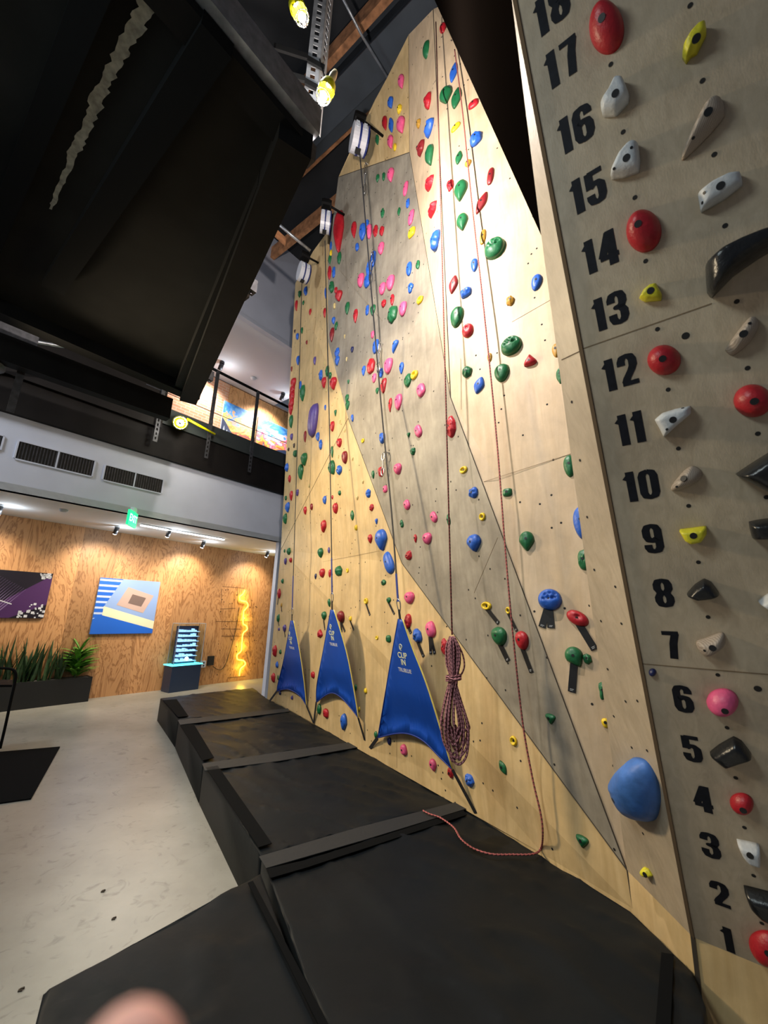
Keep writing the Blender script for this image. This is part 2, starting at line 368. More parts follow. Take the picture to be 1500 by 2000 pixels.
# mezzanine beam and floor
tag(wallslab('trim_1', FPL+nf*0.08, fa0, fa1, 4.12, 4.72, 0.2, M['mezz']), kind='structure')
tag(wallslab('trim_2', FPL+nf*0.14, fa0, fa1, 4.70, 5.0, 0.22, M['kick']), kind='structure')
m = MB(); p = [FPL+hf*fa0, FPL+hf*fa1, FPL+hf*fa1-nf*2.7, FPL+hf*fa0-nf*2.7]
m.prism([V((q.x, q.y, 4.85)) for q in p], (0, 0, 0.1)); tag(m.build('floor_mezzanine', M['mezz']), kind='structure')
m = MB(); m.prism([V((q.x, q.y, 7.72)) for q in p], (0, 0, 0.1)); tag(m.build('ceiling_mezzanine', M['white']), kind='structure')
tag(wallslab('wall_upper', FPL, fa0, fa1, 7.7, 10.4, 0.12, M['bulk']), kind='structure')
ab = aat(443, 800, MP)
tag(wallslab('wall_mezzanine', MP, fa0, fa1+3, 4.9, 7.75, 0.12, M['brick']), kind='structure')
tag(wallslab('trim_3', MP+nf*0.02, ab, fa1+3, 4.9, 7.72, 0.02, firwall('mezzanine fir', ((0.36, 0.17, 0.06), (0.56, 0.30, 0.12)), 0.9)), kind='structure')
# roof
m = MB(); m.box((-9, -3, 10.2), (14, 0, 0), (0, 15, 0), (0, 0, 0.1)); tag(m.build('ceiling_roof', M['deck']), kind='structure')
def roofbar(pxa, pxb, z, width, height, name, mat, ext=(0, 0), parent=None):
    A = atz(*pxa, z); B = atz(*pxb, z); c = (A+B)/2; d = nf; L = abs((B-A).dot(d)) ; s = hf*(width/2)
    a = c-d*(L/2+ext[0]); b = c+d*(L/2+ext[1]); mm = MB(); mm.box(a-s, (b-a), s*2, UP*height); return mm.build(name, mat, parent)
for i, (p1, p2, wd, e, lab) in enumerate([((650, 112), (760, 4), .16, (3, 3), 'orange rough-sawn roof joist crossing highest at top of picture'),
                             ((556, 372), (700, 240), .12, (3, 3), 'orange timber roof joist running behind the right belay device'),
                             ((540, 500), (622, 432), .16, (2, 1), 'brown timber roof joist ending above the blue-grey upper wall')]):
    tag(roofbar(p1, p2, 9.62, wd*.62, 0.30, 'roof_joist', M['timber'], e), lab, 'joist', 'timber roof joists')
g = empty('roof_girder', atz(760, 120, 9.3), 'wide dark blue-grey steel girder crossing the roof above wall top', 'girder')
A = atz(725, 135, 9.3)
for nm, wd, z, h, off in (('bottom_flange', 0.42, 9.3, 0.03, 0), ('web', 0.05, 9.33, 0.75, 0), ('top_flange', 0.42, 10.08, 0.03, 0)):
    mm = MB(); mm.box(A-nf*4-hf*wd/2+UP*(z-9.3), nf*7, hf*wd, UP*h); mm.build(nm, M['girder'], g)
mm = MB(); A = atz(690, 235, 9.45); mm.box(A-nf*3-hf*.45, nf*7, hf*.5, UP*.5)
tag(mm.build('roof_duct', M['girder']), 'dark blue-grey square duct running along the roof beside the girder', 'duct')
mm = MB(); mm.tube([atz(661, -20, 9.2), atz(706, 68, 9.2), atz(762, 160, 9.2)], 0.018)
tag(mm.build('roof_conduit', M['galv'], smooth=True), 'thin pale steel conduit slanting down towards the wall top', 'conduit')
# ================================================================== MAIN CLIMBING WALL
bd = V((.545, -.838, 0)).normalized(); bn = V((-.838, -.545, 0)).normalized()
th = math.radians(4.0)
mup = bn*math.sin(th)+UP*math.cos(th); mn = mup.cross(bd).normalized()
if mn.dot(V((0, 0, 1.7))-V((.74, 3.37, .32))) < 0: mn = -mn
MB0 = atz(930, 1590, .32)
def mw(x, y, off=0.0): return onp(x, y, MB0+mn*off, mn)
base = [atz(522, 1362, .32), atz(610, 1410, .32), atz(720, 1470, .32), atz(930, 1590, .32), atz(1060, 1668, .32), atz(1236, 1775, .32)]
P1 = onp(1225, 1700, base[-1], V((base[-1].x, base[-1].y, 0)).normalized())
K2 = atz(1360, 1896, .32)
P2 = onp(1353, 1830, K2, V((K2.x, K2.y, 0)).normalized())
dup_ = V((-0.26634, -0.30759, 0.91348)).normalized(); dh = ray(-260, 1170)
dn = dup_.cross(dh).normalized()
if dn.dot(CAM-P2) < 0: dn = -dn
dr = dup_.cross(dn).normalized()           # to the right along the numbered face
if dr.x < 0: dr = -dr
def dw(x, y, off=0.0): return onp(x, y, P2+dn*off, dn)
q = dict(L0=base[0], L2=mw(548.5, 1074, .05), LT=mw(577, 553), A1=mw(612, 490), A2=mw(640, 452), q1=mw(640, 512, .02), q2=mw(641, 667, .03),
         q3=mw(680, 817, .10), q4=mw(785, 1100, .0), q5=P1, t0=mw(661, 346, -.05), t1=mw(654, 400, -.02), r0=mw(800, 298, -.18), r1=mw(880, 776, .14),
         c0=mw(798, 68, -.05), c1=mw(846, 18, .05), cR=mw(1010, -60, -.35), cV=mw(1130, 470, -.25), cW=mw(1290, 1500, -.10),
         s1=mw(682, 300, -.04), s2=mw(732, 196, -.04), s3=mw(756, 152, -.04))
cw = empty('climbing_wall', (0.2, 4.2, 0), 'tall faceted birch plywood climbing wall covered with coloured holds behind the black pads', 'climbing wall')
facets = [('plywood_panel', ['A1', 'A2', 'q1', 'q2', 'q3', 'L2', 'LT'], 'ply'),
          ('plywood_panel', ['L2', 'q3', 'q4', 'q5', 'b5', 'b4', 'b3', 'b2', 'b1', 'L0'], 'ply'),
          ('grey_panel', ['q1', 't1', 't0', 'r0', 'r1', 'q4', 'q3', 'q2'], 'plyB'),
          ('grey_panel', ['q4', 'r1', 'q5'], 'plyB'),
          ('plywood_panel', ['t0', 's1', 's2', 's3', 'c0', 'r0'], 'ply'),
          ('plywood_panel', ['c0', 'c1', 'r1', 'r0'], 'plyC'),
          ('plywood_panel', ['c1', 'cR', 'cV', 'cW', 'q5', 'r1'], 'plyC')]
for i in range(1, 6): q['b%d' % i] = base[i]
allv, allf = [], []
facet_tris = []
for nm, ks, mt in facets:
    pts = [q[k] for k in ks]; tr = tessellate_polygon([pts]); i0 = len(allv); allv += pts
    ft = []
    for t in tr:
        a, b, c = [pts[k] for k in t]
        if (b-a).cross(c-a).dot(CAM-a) < 0: b, c = c, b; t = (t[0], t[2], t[1])
        allf.append([i0+k for k in t]); ft.append((a, b, c))
    facet_tris.append(ft)
bvh = BVHTree.FromPolygons([tuple(v) for v in allv], allf)
def wall_hit(x, y):
    h, n, i, d = bvh.ray_cast(CAM, ray(x, y))
    if h is None:
        return mw(x, y), mn
    if n.dot(CAM-h) < 0: n = -n
    return h, n
SEAMS = [('q3', 'L2', .006), ('r0', 'r1', .007), ('r1', 'q5', .007), ('q4', 'q5', .006), ('q3', 'q4', .005), ('t0', 'r0', .012), ('c0', 'r0', .006), ('c1', 'r1', .008)]
SEAMPX = [((549, 1113), (741, 1076), .004, 1), ((660, 1365), (659, 1440), .005, 1), ((775, 1436), (775, 1500), .005, 1), ((945, 941), (1120, 885), .005, 6),
          ((1000, 629), (1075, 586), .005, 6), ((900, 700), (901, 800), .004, 6), ((664, 528), (747, 627), .004, 2), ((926, 1158), (972, 1050), .004, 3)]  # panel joints plus faint straight lines, all thin and brown
rnd = random.Random(3)
for fi, (nm, ks, mt) in enumerate(facets):
    m = MB(); pts = [q[k] for k in ks]; back = -mn*0.03
    for (a, b, c) in facet_tris[fi]: m.poly([a, b, c], 0); m.poly([a+back, c+back, b+back], 0)
    n = len(pts)
    for k in range(n): m.poly([pts[k], pts[(k+1) % n], pts[(k+1) % n]+back, pts[k]+back], 0)
    for a, b, w_ in SEAMS:
        if a in ks and b in ks and [f for f in range(len(facets)) if a in facets[f][1] and b in facets[f][1]][-1] == fi:
            A, B = q[a], q[b]; cv = (CAM-(A+B)/2).normalized(); s = (B-A).cross(cv).normalized()*w_/2; o = cv*.004
            m.box(A-s, B-A, s*2, o, 1)
    for pa, pb, w_, ff in SEAMPX:
        if ff == fi:
            (A, n1), (B, n2) = wall_hit(*pa), wall_hit(*pb); s = (B-A).cross(n1).normalized()*w_/2
            s *= .5; m.box(A-s, B-A, s*2, n1*.0015, 3)
    # threaded insert holes
    for (a, b, c) in facet_tris[fi]:
        nn = (b-a).cross(c-a); ar = nn.length/2; nn.normalize()
        for k in range(int(ar*13)):
            u, v_ = rnd.random(), rnd.random()
            if u+v_ > 1: u, v_ = 1-u, 1-v_
            m.disc(a+(b-a)*u+(c-a)*v_+nn*.0008, nn, .0075, 0, 8, 2)
    m.build(nm, [M[mt], M['seam'], M['hole'], M['faint']], cw)
# lower continuation of the wall behind the pads down to the floor
m = MB()
for i in range(5):
    a, b = base[i], base[i+1]; m.prism([a, b, V((b.x, b.y, 0)), V((a.x, a.y, 0))], -mn*.03)
m.build('base_board', M['ply'], cw)
# ---- numbered tower
St = dw(1007, 0); Stt = dw(955, -270)
d1n = (P2-P1).cross(St-P1).normalized()
if d1n.dot(CAM-P1) < 0: d1n = -d1n
d1w = lambda x, y: onp(x, y, P1, d1n)
Vp = d1w(1057, 460); D1T = d1w(992, -60)
Dr0 = P2 + dr*1.3; Drt = dw(1800, -270)
Dr0 = dw(1900, 1830+.42*(1900-1353))
tw = empty('numbered_climbing_tower', (P2.x, P2.y, 0), 'leaning beige plywood tower face painted with black numbers at right', 'climbing wall')
def slab(pts, n, t, name, mt, parent, extra=None):
    mm = MB(); mm.prism(pts, -n*t, 0)
    if extra: extra(mm)
    return mm.build(name, mt, parent)
BH = [(1193,126),(1217,258),(1240,386),(1261,510),(1284,643),(1305,761),(1325,876),(1345,988),(1364,1098),(1383,1205),(1402,1318),(1420,1421),(1437,1519),(1454,1616),(1472,1710),(1488,1803),
      (1348,11),(1372,158),(1395,302),(1416,441),(1439,589),(1460,719),(1480,847),(1497,971),(1339,656),(1480,1345)]
def tow_holes(mm):
    for (x, y) in BH:
        r_ = .011 if (x, y) in ((1339, 656), (1480, 1345)) else .007
        mm.disc(dw(x, y)+dn*.001, dn, r_, 0, 12, 2); 
    for pa, pb in (((1133, 683), (1390, 593)), ((1250, 1296), (1640, 1329))):
        A, B = dw(*pa), dw(*pb); s = (B-A).cross(dn).normalized()*.0018; mm.box(A-s, B-A, s*2, dn*.001, 1)
face = slab([P2, St, Stt, Drt, Dr0], dn, .03, 'number_face', [M['plyD'], M['faint'], M['hole']], tw, tow_holes)
def side_x(mm):
    s = (St-P2).cross(dn+d1n).normalized()*.010; s *= .7; mm.box(P2-s, Stt-P2, s*2, (dn+d1n).normalized()*.004, 1)
    A, B = d1w(1097, 703), d1w(1137, 684); s = (B-A).cross(d1n).normalized()*.002; mm.box(A-s, B-A, s*2, d1n*.001, 1)
    for (x, y) in ((1117, 785), (1133, 899), (1147, 1010), (1161, 1113), (1202, 1146), (1174, 1213), (1214, 1218), (1151, 1183), (1222, 1370), (1245, 1369), (1187, 1307), (1234, 1460), (1264, 1466), (1256, 1628), (1199, 1399)):
        mm.disc(d1w(x, y)+d1n*.001, d1n, .006, 0, 10, 2)
M['edge'] = simple('brown joint and corner shade', (0.10, 0.065, 0.035), 0.9)  # joint colour with the shading of the tower corner put into it
slab([P1, Vp, D1T, Stt, P2], d1n, .02, 'side_panel', [M['plyD'], M['edge'], M['hole']], tw, side_x)
# side wall above the tower edge, shade put into its colour: from Vp out to the climbing wall
bk1 = mw(846, -6, .30); bk2 = mw(790, -110, .4); bk3 = D1T + (Stt-D1T)*0.2
slab([Vp, bk1, bk2, bk3, D1T], (Vp-bk1).cross(D1T-Vp).normalized() * (1 if (Vp-bk1).cross(D1T-Vp).dot(CAM-Vp) > 0 else -1), .01, 'unlit_side_board', M['unlitwall'], tw)
# kick boards
def kick(A, B, C_, D_, nm='kick_board'):
    n = (B-A).cross(D_-A).normalized()
    if n.dot(CAM-A) < 0: n = -n
    slab([A, B, C_, D_], n, .02, nm, [M['ply'], M['seam']], tw)
z32 = V((0, 0, -.32))
kick(base[-1]+z32, K2+z32, P2, P1)
K3 = V((Dr0.x, Dr0.y, 0)); kick(V((K2.x, K2.y, 0)), K3, Dr0, P2)
mm = MB(); cvv = (CAM-K2).normalized(); s = (P2-K2).cross(cvv).normalized()*.008; mm.box(K2-s+z32, P2-K2-z32, s*2, cvv*.006); mm.build('corner_joint', M['seam'], tw); mm = MB()
s = (P1-base[-1]).cross(cvv).normalized()*.003; mm.box(base[-1]-s, P1-base[-1], s*2, cvv*.006); mm.build('corner_joint', M['seam'], tw)
# ---- painted numbers
DIG = {  # strokes in a 0..1 x 0..1 box: lists of centre-line points, drawn with a heavy brush
 '0': [[(.5, .93), (.28, .9), (.19, .78), (.19, .22), (.28, .1), (.5, .07), (.72, .1), (.81, .22), (.81, .78), (.72, .9), (.5, .93)]],
 '1': [[(.55, 1), (.55, 0)], [(.22, .74), (.5, .86)]],
 '2': [[(.2, .68), (.2, .8), (.3, .92), (.5, .94), (.7, .92), (.8, .8), (.8, .62), (.68, .48), (.4, .25), (.3, .12)], [(.15, .08), (.95, .08)]],
 '3': [[(.2, .70), (.2, .8), (.3, .92), (.5, .94), (.7, .92), (.8, .8), (.8, .64), (.7, .54), (.48, .52), (.7, .49), (.81, .38), (.81, .2), (.7, .08), (.5, .06), (.3, .08), (.2, .2), (.2, .32)]],
 '4': [[(.7, 1), (.7, 0)], [(.62, .96), (.16, .3)], [(.06, .26), (.98, .26)]],
 '5': [[(.9, .92), (.2, .92)], [(.22, .95), (.22, .5)], [(.22, .52), (.4, .6), (.62, .6), (.78, .52), (.8, .4), (.8, .2), (.7, .08), (.5, .06), (.3, .08), (.2, .2), (.2, .3)]],
 '6': [[(.8, .72), (.8, .82), (.7, .92), (.5, .94), (.3, .92), (.19, .8), (.19, .2), (.3, .08), (.5, .06), (.7, .08), (.81, .2), (.81, .42), (.7, .55), (.5, .57), (.3, .5)]],
 '7': [[(.08, .92), (.92, .92)], [(.76, .9), (.6, .55), (.5, 0)]],
 '8': [[(.5, .94), (.3, .92), (.2, .8), (.2, .64), (.32, .53), (.68, .47), (.8, .34), (.8, .2), (.7, .08), (.5, .06), (.3, .08), (.2, .2), (.2, .34), (.32, .47), (.68, .53), (.8, .64), (.8, .8), (.7, .92), (.5, .94)]],
 '9': [[(.7, .5), (.5, .43), (.3, .45), (.19, .58), (.19, .8), (.3, .92), (.5, .94), (.7, .92), (.81, .8), (.81, .2), (.7, .08), (.5, .06), (.3, .08), (.2, .18), (.2, .28)]]}
def number(txt, cx, cy):
    Hh, Wd, gap = .108, .058, .006
    c = dw(cx, cy); ws = [(.042 if ch == '1' else Wd) for ch in txt]; tot = sum(ws)+gap*(len(txt)-1); x0 = -tot/2
    mm = MB(); lay = 0
    for ch, wd in zip(txt, ws):
        for st in DIG[ch]:
            bx, by = .0125, .0078
            if ch == '1' or (ch == '4' and st[0][0] == .7): bx = .0135
            pts = [(x0+p[0]*wd, (p[1]-.5)*Hh) for p in st]
            lay += 1
            for k in range(len(pts)-1):
                (ax, ay), (bx_, by_) = pts[k], pts[k+1]; dx, dy = bx_-ax, by_-ay; L = math.hypot(dx, dy) or 1
                nx, ny = -dy/L*bx, dx/L*by
                e = .0015
                ux, uy = dx/L*e, dy/L*e
                zz = dn*(.0012+.00004*(k % 2)+.0001*lay)
                mm.poly([c+dr*(u)+dup_*(v_)+zz for u, v_ in ((ax+nx-ux, ay+ny-uy), (ax-nx-ux, ay-ny-uy), (bx_-nx+ux, by_-ny+uy), (bx_+nx+ux, by_+ny+uy))])
                if k > 0:
                    mm.poly([c+dr*(ax+bx*math.cos(g*math.pi/6))+dup_*(ay+by*math.sin(g*math.pi/6))+zz+dn*.00002 for g in range(12)])
        x0 += wd+gap
    # paint film with the face turned outward
    o = mm.build('painted_number', M['number'], face)
    o['label'] = 'black stencilled number ' + txt
NP = {18: (1077, 17), 17: (1098, 122), 16: (1124, 252), 15: (1148, 373), 14: (1172, 493), 13: (1191, 607), 12: (1211, 727), 11: (1232, 837), 10: (1252, 948), 9: (1275, 1052), 8: (1296, 1158),
      7: (1312, 1259), 6: (1334, 1365), 5: (1351, 1462), 4: (1372, 1560), 3: (1387, 1651), 2: (1406, 1746), 1: (1422, 1835)}
for k, p in NP.items(): number(str(k), *p)
# ================================================================== HOLDS
def outline(kind, th_, rr):
    x, y = math.cos(th_), math.sin(th_)
    if kind in 'D':    # teardrop, point down
        if y < 0: x *= (1-.6*abs(y))
        else: x *= (1+.08*y)
    elif kind == 'E': x *= (1+.2*y); y *= 1
    elif kind == 'T':  # triangle pointing down
        x *= (.62+.5*y) if y > -.9 else .15; x *= 1.05
        if y > .3: y = .3+(y-.3)*.8
    elif kind == 'S': # squarish
        p = 3.2; f = 1/((abs(x)**p+abs(y)**p)**(1/p)); x *= f; y *= f
    elif kind == 'L':  # leaf
        x *= (1-.45*abs(y)**1.5)
    elif kind == 'P':
        p = 2.6; f = 1/((abs(x)**p+abs(y)**p)**(1/p)); x *= f; y *= f
    return x, y
def hold(kind, c, n, upv, a, b, dep, rot, mat, seed, bolt, label, cat='climbing hold', group=None, detail=1, name='climbing_hold', bscale=1.0):
    """c base point, a/b half width/height in metres"""
    rg = upv.cross(n).normalized(); u = n.cross(rg).normalized()
    cr, sr = math.cos(rot), math.sin(rot); ex = rg*cr+u*sr; ey = u*cr-rg*sr
    rock = kind in 'RQ'
    nt = (30 if detail else 18); nr = (9 if detail else 5)
    mm = MB(); so = V((seed*3.1, seed*1.7, seed*.9))
    apx = (0.0, .18 if kind in 'DTE' else 0.05)
    for j in range(nr+1):
        rho = 1-j/nr
        for i in range(nt):
            t = 2*math.pi*i/nt; x, y = outline(kind, t, rho)
            if rock:
                k = 1+.28*noise.noise(V((math.cos(t)*1.3, math.sin(t)*1.3, 0))+so); x *= k; y *= k
            px = apx[0]*(1-rho)+x*rho; py = apx[1]*(1-rho)+y*rho
            if kind == 'O':    # ring: rim high, centre hollow
                z = math.sin(math.pi*min(1, (1-rho)/.62+.02))**.7 if rho > .4 else .12
                z = max(z, .05*(1-rho))
            else:
                z = (1-rho**2.6)**.55
                if kind == 'J': z *= 1-.5*math.exp(-((px-.05)**2+(py-.35)**2)/.06)
                if kind == 'G':
                    for (gx, gy, gr) in ((-.3, .45, .13), (.1, .6, .12), (.45, .5, .12), (-.1, .2, .14), (.3, .15, .13), (-.45, .05, .1), (.55, .2, .09)):
                        z -= .55*math.exp(-((px-gx)**2+(py-gy)**2)/(gr*gr))
            if rho < 1:
                nz = noise.noise(V((px*2.3, py*2.3, z))+so)*(.30 if rock else .07)
                z = max(.02, z+nz*(1-rho**4))
                if rock: z += .22*abs(noise.noise(V((px*4.5, py*4.5, 1))+so)) * (1-rho)
            mm.v.append(c+ex*(px*a)+ey*(py*b)+n*(z*dep))
    for j in range(nr):
        for i in range(nt):
            i2 = (i+1) % nt; mm.f.append([j*nt+i, j*nt+i2, (j+1)*nt+i2, (j+1)*nt+i]); mm.m.append(0)
    mm.f.append([i for i in range(nt)][::-1]); mm.m.append(0)
    o = mm.build(name, mat, None, smooth=not (kind == 'Q'))
    tag(o, label, cat, group)
    if bolt:
        b2 = MB(); zc = dep*(.93 if kind != 'O' else .2)
        ctr = c+ey*(apx[1]*b)+n*(zc)
        hb = BVHTree.FromPolygons([tuple(v_) for v_ in mm.v], mm.f).ray_cast(ctr+n*dep, -n)[0]
        if hb is not None: ctr = hb
        b2.tube([ctr-n*.006, ctr+n*.0015], .0085*bscale, 10); b2.build('bolt_socket', M['socket'], o)
    return o
T5, T6, T7, T4, T3, T2, T1, T8 = (520, 400, 3.75), (520, 780, 3.75), (500, 1120, 3), (780, 1120, 3), (780, 760, 3.75), (780, 380, 4.167), (780, 0, 4.412), (500, 0, 2.5)
H = []   # (px, py, w, h, colour, kind, rot, tapes)
def add(T, s):
    for it in s.split(';'):
        it = it.strip()
        if not it: continue
        p = it.split(); x, y, w_, h_ = map(float, p[:4]); r_ = float(p[6]) if len(p) > 6 and p[6][0] != 't' else 0
        tp = [tuple(map(float, k[1:].split(','))) for k in p[6:] if k[0] == 't']
        H.append((T[0]+x/T[2], T[1]+y/T[2], w_/T[2], h_/T[2], p[4], p[5], r_, [(T[0]+a/T[2], T[1]+b/T[2]) for a, b in tp]))
add(T5, '''522 190 85 290 r D;638 180 45 115 r D;702 190 55 110 b R;735 135 34 55 b R;748 193 50 100 p E;797 193 42 85 r R;843 188 36 65 r R;850 57 30 65 g R;970 47 26 55 g L;1057 88 45 95 p P -12;1060 200 62 62 y L -50
;663 308 30 55 b R;836 316 50 80 p E;778 395 48 100 b R;752 465 52 110 b R;735 555 50 80 b S;687 550 55 90 p E;903 568 66 95 p E;845 612 55 75 p E;1042 465 45 95 b J;1108 437 34 65 g R;1054 603 42 65 b R
;1124 697 52 45 y O;920 690 32 70 r R;857 722 38 50 r R;918 800 75 105 g R;995 760 62 95 p E;737 770 28 65 b S;778 770 45 75 g D;650 812 38 90 r D;590 755 38 80 g D;497 740 22 40 e R;526 665 60 70 r D;508 623 26 38 r R
;475 600 42 75 g R;460 495 32 85 r L;492 492 26 70 b S;532 382 34 75 g R;463 400 28 60 g D;472 353 20 42 y R;472 300 18 60 b L;287 632 32 50 b R;243 650 26 40 g R;218 737 26 62 r D;320 783 22 42 r D;425 790 25 60 r D
;433 645 20 70 b D;490 847 30 48 b D;510 885 25 48 g R;477 950 38 90 d D;208 926 18 20 n T;226 962 26 38 b R;260 920 20 35 g R;295 1007 16 25 d R;270 718 16 25 g R;572 963 14 28 e T;627 1060 26 40 l D;516 1082 38 58 b R
;516 1141 38 60 b D;776 950 28 50 p E;797 1035 48 85 b S;938 1033 55 85 b T -25;587 1130 16 30 e T;230 1140 30 55 b D;185 1202 14 30 d R;353 1142 25 50 v D;763 1180 62 90 r R;888 1178 70 100 p E;710 1215 32 65 b D
;838 1230 36 65 b R;987 1195 38 80 b D;1083 1245 55 55 y O;1030 1285 58 85 g R;787 1268 36 60 p E;855 1318 46 90 r R;1127 1355 66 95 p P 22;600 1295 22 30 g T;810 1362 28 42 g D;397 1245 32 60 b R;445 1215 32 55 g R
;465 1248 30 38 g R;418 1302 42 66 r D;485 1308 60 76 r D;427 1158 10 25 e R;440 1358 10 20 e R;262 1375 45 90 g R;248 1320 22 50 b R;195 1303 48 52 r E;188 1352 50 42 r S;185 1400 46 52 r S;182 1450 42 46 r S;178 1491 40 38 r S
;588 1418 32 55 g D;592 1468 34 60 g D;962 1442 60 108 p E;905 1465 30 95 r D;430 1485 18 35 b D;482 1462 10 20 e R''')
add(T6, '''335 150 86 190 v P -14;176 42 38 38 r S;176 82 34 50 r D;178 162 38 75 g D;183 275 28 42 v D;282 272 26 70 d D;375 272 32 55 b R;396 330 32 60 b R;480 197 38 65 r E;505 98 26 45 g T;537 162 18 28 e T;573 228 18 25 e T
;530 318 45 60 r E;628 137 22 50 b R;706 303 28 30 y O;202 337 18 28 n R;162 367 16 22 n R;210 398 36 45 g R;272 438 58 80 g D;248 530 50 100 g D;480 385 24 80 g D;475 502 60 95 g R;530 517 46 65 b R;570 425 50 88 d E
;528 420 14 28 e T;630 437 20 28 e T;148 500 34 52 b R;168 580 26 48 r R;313 632 16 25 e R;706 605 22 30 e T;665 722 24 35 e T;743 690 42 62 b R;535 686 26 38 g R;482 717 18 32 r R;225 682 28 45 v R;180 705 30 65 r D
;142 722 22 30 g R;153 790 38 62 b R;425 737 32 65 b R;502 798 46 78 r E;330 787 24 50 d R;282 815 30 58 r D;135 875 36 65 g R;415 930 50 92 r D -15;627 850 32 75 g L;768 792 36 48 r R;655 940 26 45 y R;805 893 28 48 b T
;757 1022 40 68 r D;832 1030 100 160 b D;890 1195 76 180 b P 26;393 1125 50 75 g D;457 1105 22 48 v L;162 1112 36 50 g R;132 1110 14 30 g R;138 1187 26 52 v D;176 1177 24 38 r R;405 1272 50 68 r E;463 1275 24 62 r E
;525 1255 64 75 g R;593 1253 22 35 y O;360 1297 20 45 l D;117 1333 22 36 g R;855 1340 40 42 g R;845 285 50 75 b R;1108 232 56 92 p P 18;1040 260 36 38 g T;1070 380 44 52 g R;1345 200 76 155 r Q;780 552 26 60 g D
;835 530 44 72 r R;957 510 65 80 p E;867 657 38 52 p S;1025 772 50 76 p P 22;1222 862 50 88 p P 32;1332 882 28 85 g R;990 912 30 60 g R;1090 1020 28 65 r D;1172 1020 78 88 p E;1037 1145 55 68 r Q''')
add(T7, '''153 45 18 28 g R;133 118 26 60 r L t126,182;148 185 12 25 o R t153,225;128 262 22 44 g R t136,308;133 327 18 18 v R;165 322 26 45 v D t173,372;108 455 32 62 r R;141 460 18 28 g R;122 537 20 38 b R;99 612 28 50 r R;128 610 10 30 g R
;427 173 22 50 g D;395 248 38 52 g D t405,330;493 255 52 70 d E t505,342 t522,340;551 265 20 28 y S t575,333;643 162 28 38 y O t669,245;745 52 34 34 g R;775 158 32 38 g D t812,238;372 355 38 48 r R 30;415 345 12 25 b R
;707 377 20 26 y O;773 383 34 44 g S;331 595 28 38 r S;893 143 68 74 p E;886 280 48 86 r Q t909,350;940 368 60 85 b R t984,487;1018 328 62 98 p P 22 t1027,472 t1050,470;583 670 15 40 g R;640 688 22 32 y P 15;603 795 14 28 y R
;368 795 30 60 g R;406 820 42 50 r S;510 873 46 98 b D -8;210 728 16 25 v R;140 700 18 26 l R;778 983 28 48 l E;700 948 24 45 g D;862 1035 44 62 p P 20;1033 1125 48 72 p D 15;1137 1170 40 60 r R;1245 1215 58 72 b Q
;1100 430 40 100 r Q;1113 865 18 45 r R;998 640 10 25 g R''')
add(T4, '''507 190 65 50 y O t583,292;636 217 30 44 y O t690,337;577 370 92 112 g E t640,513;712 395 78 112 r E t777,580;878 152 132 128 b G t835,316 t890,320;1040 262 128 84 r J -28 t1146,446;1025 490 100 125 g D 28 t1010,695
;1100 500 50 62 g R;1190 687 40 110 g R;1208 878 44 60 y E;882 853 76 66 g T;667 982 42 60 y O;603 1138 42 86 g L 35;1068 1572 90 82 g T''')
add(T3, '''467 592 62 52 y O;537 757 80 78 b R;605 935 48 60 y O;537 1128 112 130 b D;788 755 70 62 g S;930 1110 110 148 g D;1245 560 85 165 g E;1330 975 110 240 b E;1345 1245 90 155 g R''')
add(T2, '''262 125 92 70 r Q;285 375 96 102 b R;507 215 98 152 g D;667 62 84 170 d L -32;678 340 50 130 o P -8;768 425 170 178 g G;607 570 60 118 b E;437 727 78 148 d L -14;537 793 90 88 b R;1112 710 84 140 b E -12;903 857 68 84 o R
;462 990 110 172 g E -10;552 1100 96 116 r J;903 1220 170 156 g G;733 1325 40 78 o E;1060 1345 130 108 r T 180;1272 1265 60 120 o E;545 1440 88 90 g R;645 1548 90 135 b L -20;828 1445 122 148 g E;1308 1460 60 145 g R''')
add(T1, '''372 235 60 105 r E;228 430 80 130 g E;10 700 62 128 p D;465 615 74 170 b L -14;395 810 116 160 g D;488 835 96 180 g L -14;240 868 76 110 r R;635 890 96 70 r P;163 1057 46 60 o R;248 1097 98 104 b R;483 1090 92 52 y P 25
;655 1188 116 126 b R -20;178 1275 82 78 d R;252 1340 92 145 g D;510 1352 66 115 g L -14;590 1405 60 72 o D;783 1512 60 158 d P -10;252 1580 92 78 r Q;435 1592 72 104 r Q;522 1632 120 190 g D -8''')
add(T8, '''654 500 34 55 b D;698 530 28 40 y R;626 600 30 70 r D;657 608 28 70 b L;703 608 48 80 p D;590 680 22 48 g L;653 692 34 65 p D;677 716 20 30 y R;592 868 18 38 g R;622 860 18 38 g R;654 852 38 68 p D;728 918 26 62 p P -8;740 990 20 42 b R''')
# belay lines in the picture, used to say where a hold stands
def lx(n, y):
    A, B = (((590, 545), (571, 1200)), ((634, 470), (650, 1170)), ((702, 300), (779, 1195)))[n]
    return A[0]+(B[0]-A[0])*(y-A[1])/(B[1]-A[1])
def side(p, a, b): return (b[0]-a[0])*(p[1]-a[1])-(b[1]-a[1])*(p[0]-a[0])
def facet_of(x, y):
    gr = [(640, 512), (654, 400), (661, 346), (800, 298), (880, 776), (1225, 1700), (785, 1100), (680, 817), (641, 667)]
    ins = False; n = len(gr)
    for i in range(n):
        (x1, y1), (x2, y2) = gr[i], gr[(i+1) % n]
        if (y1 > y) != (y2 > y) and x < (x2-x1)*(y-y1)/(y2-y1)+x1: ins = not ins
    if ins: return 'G'
    if y < 776 and x > 798: return 'C'
    if y >= 776 and x > 880+(y-776)*345/924: return 'C'
    if y < 346: return 'T'
    return 'A'
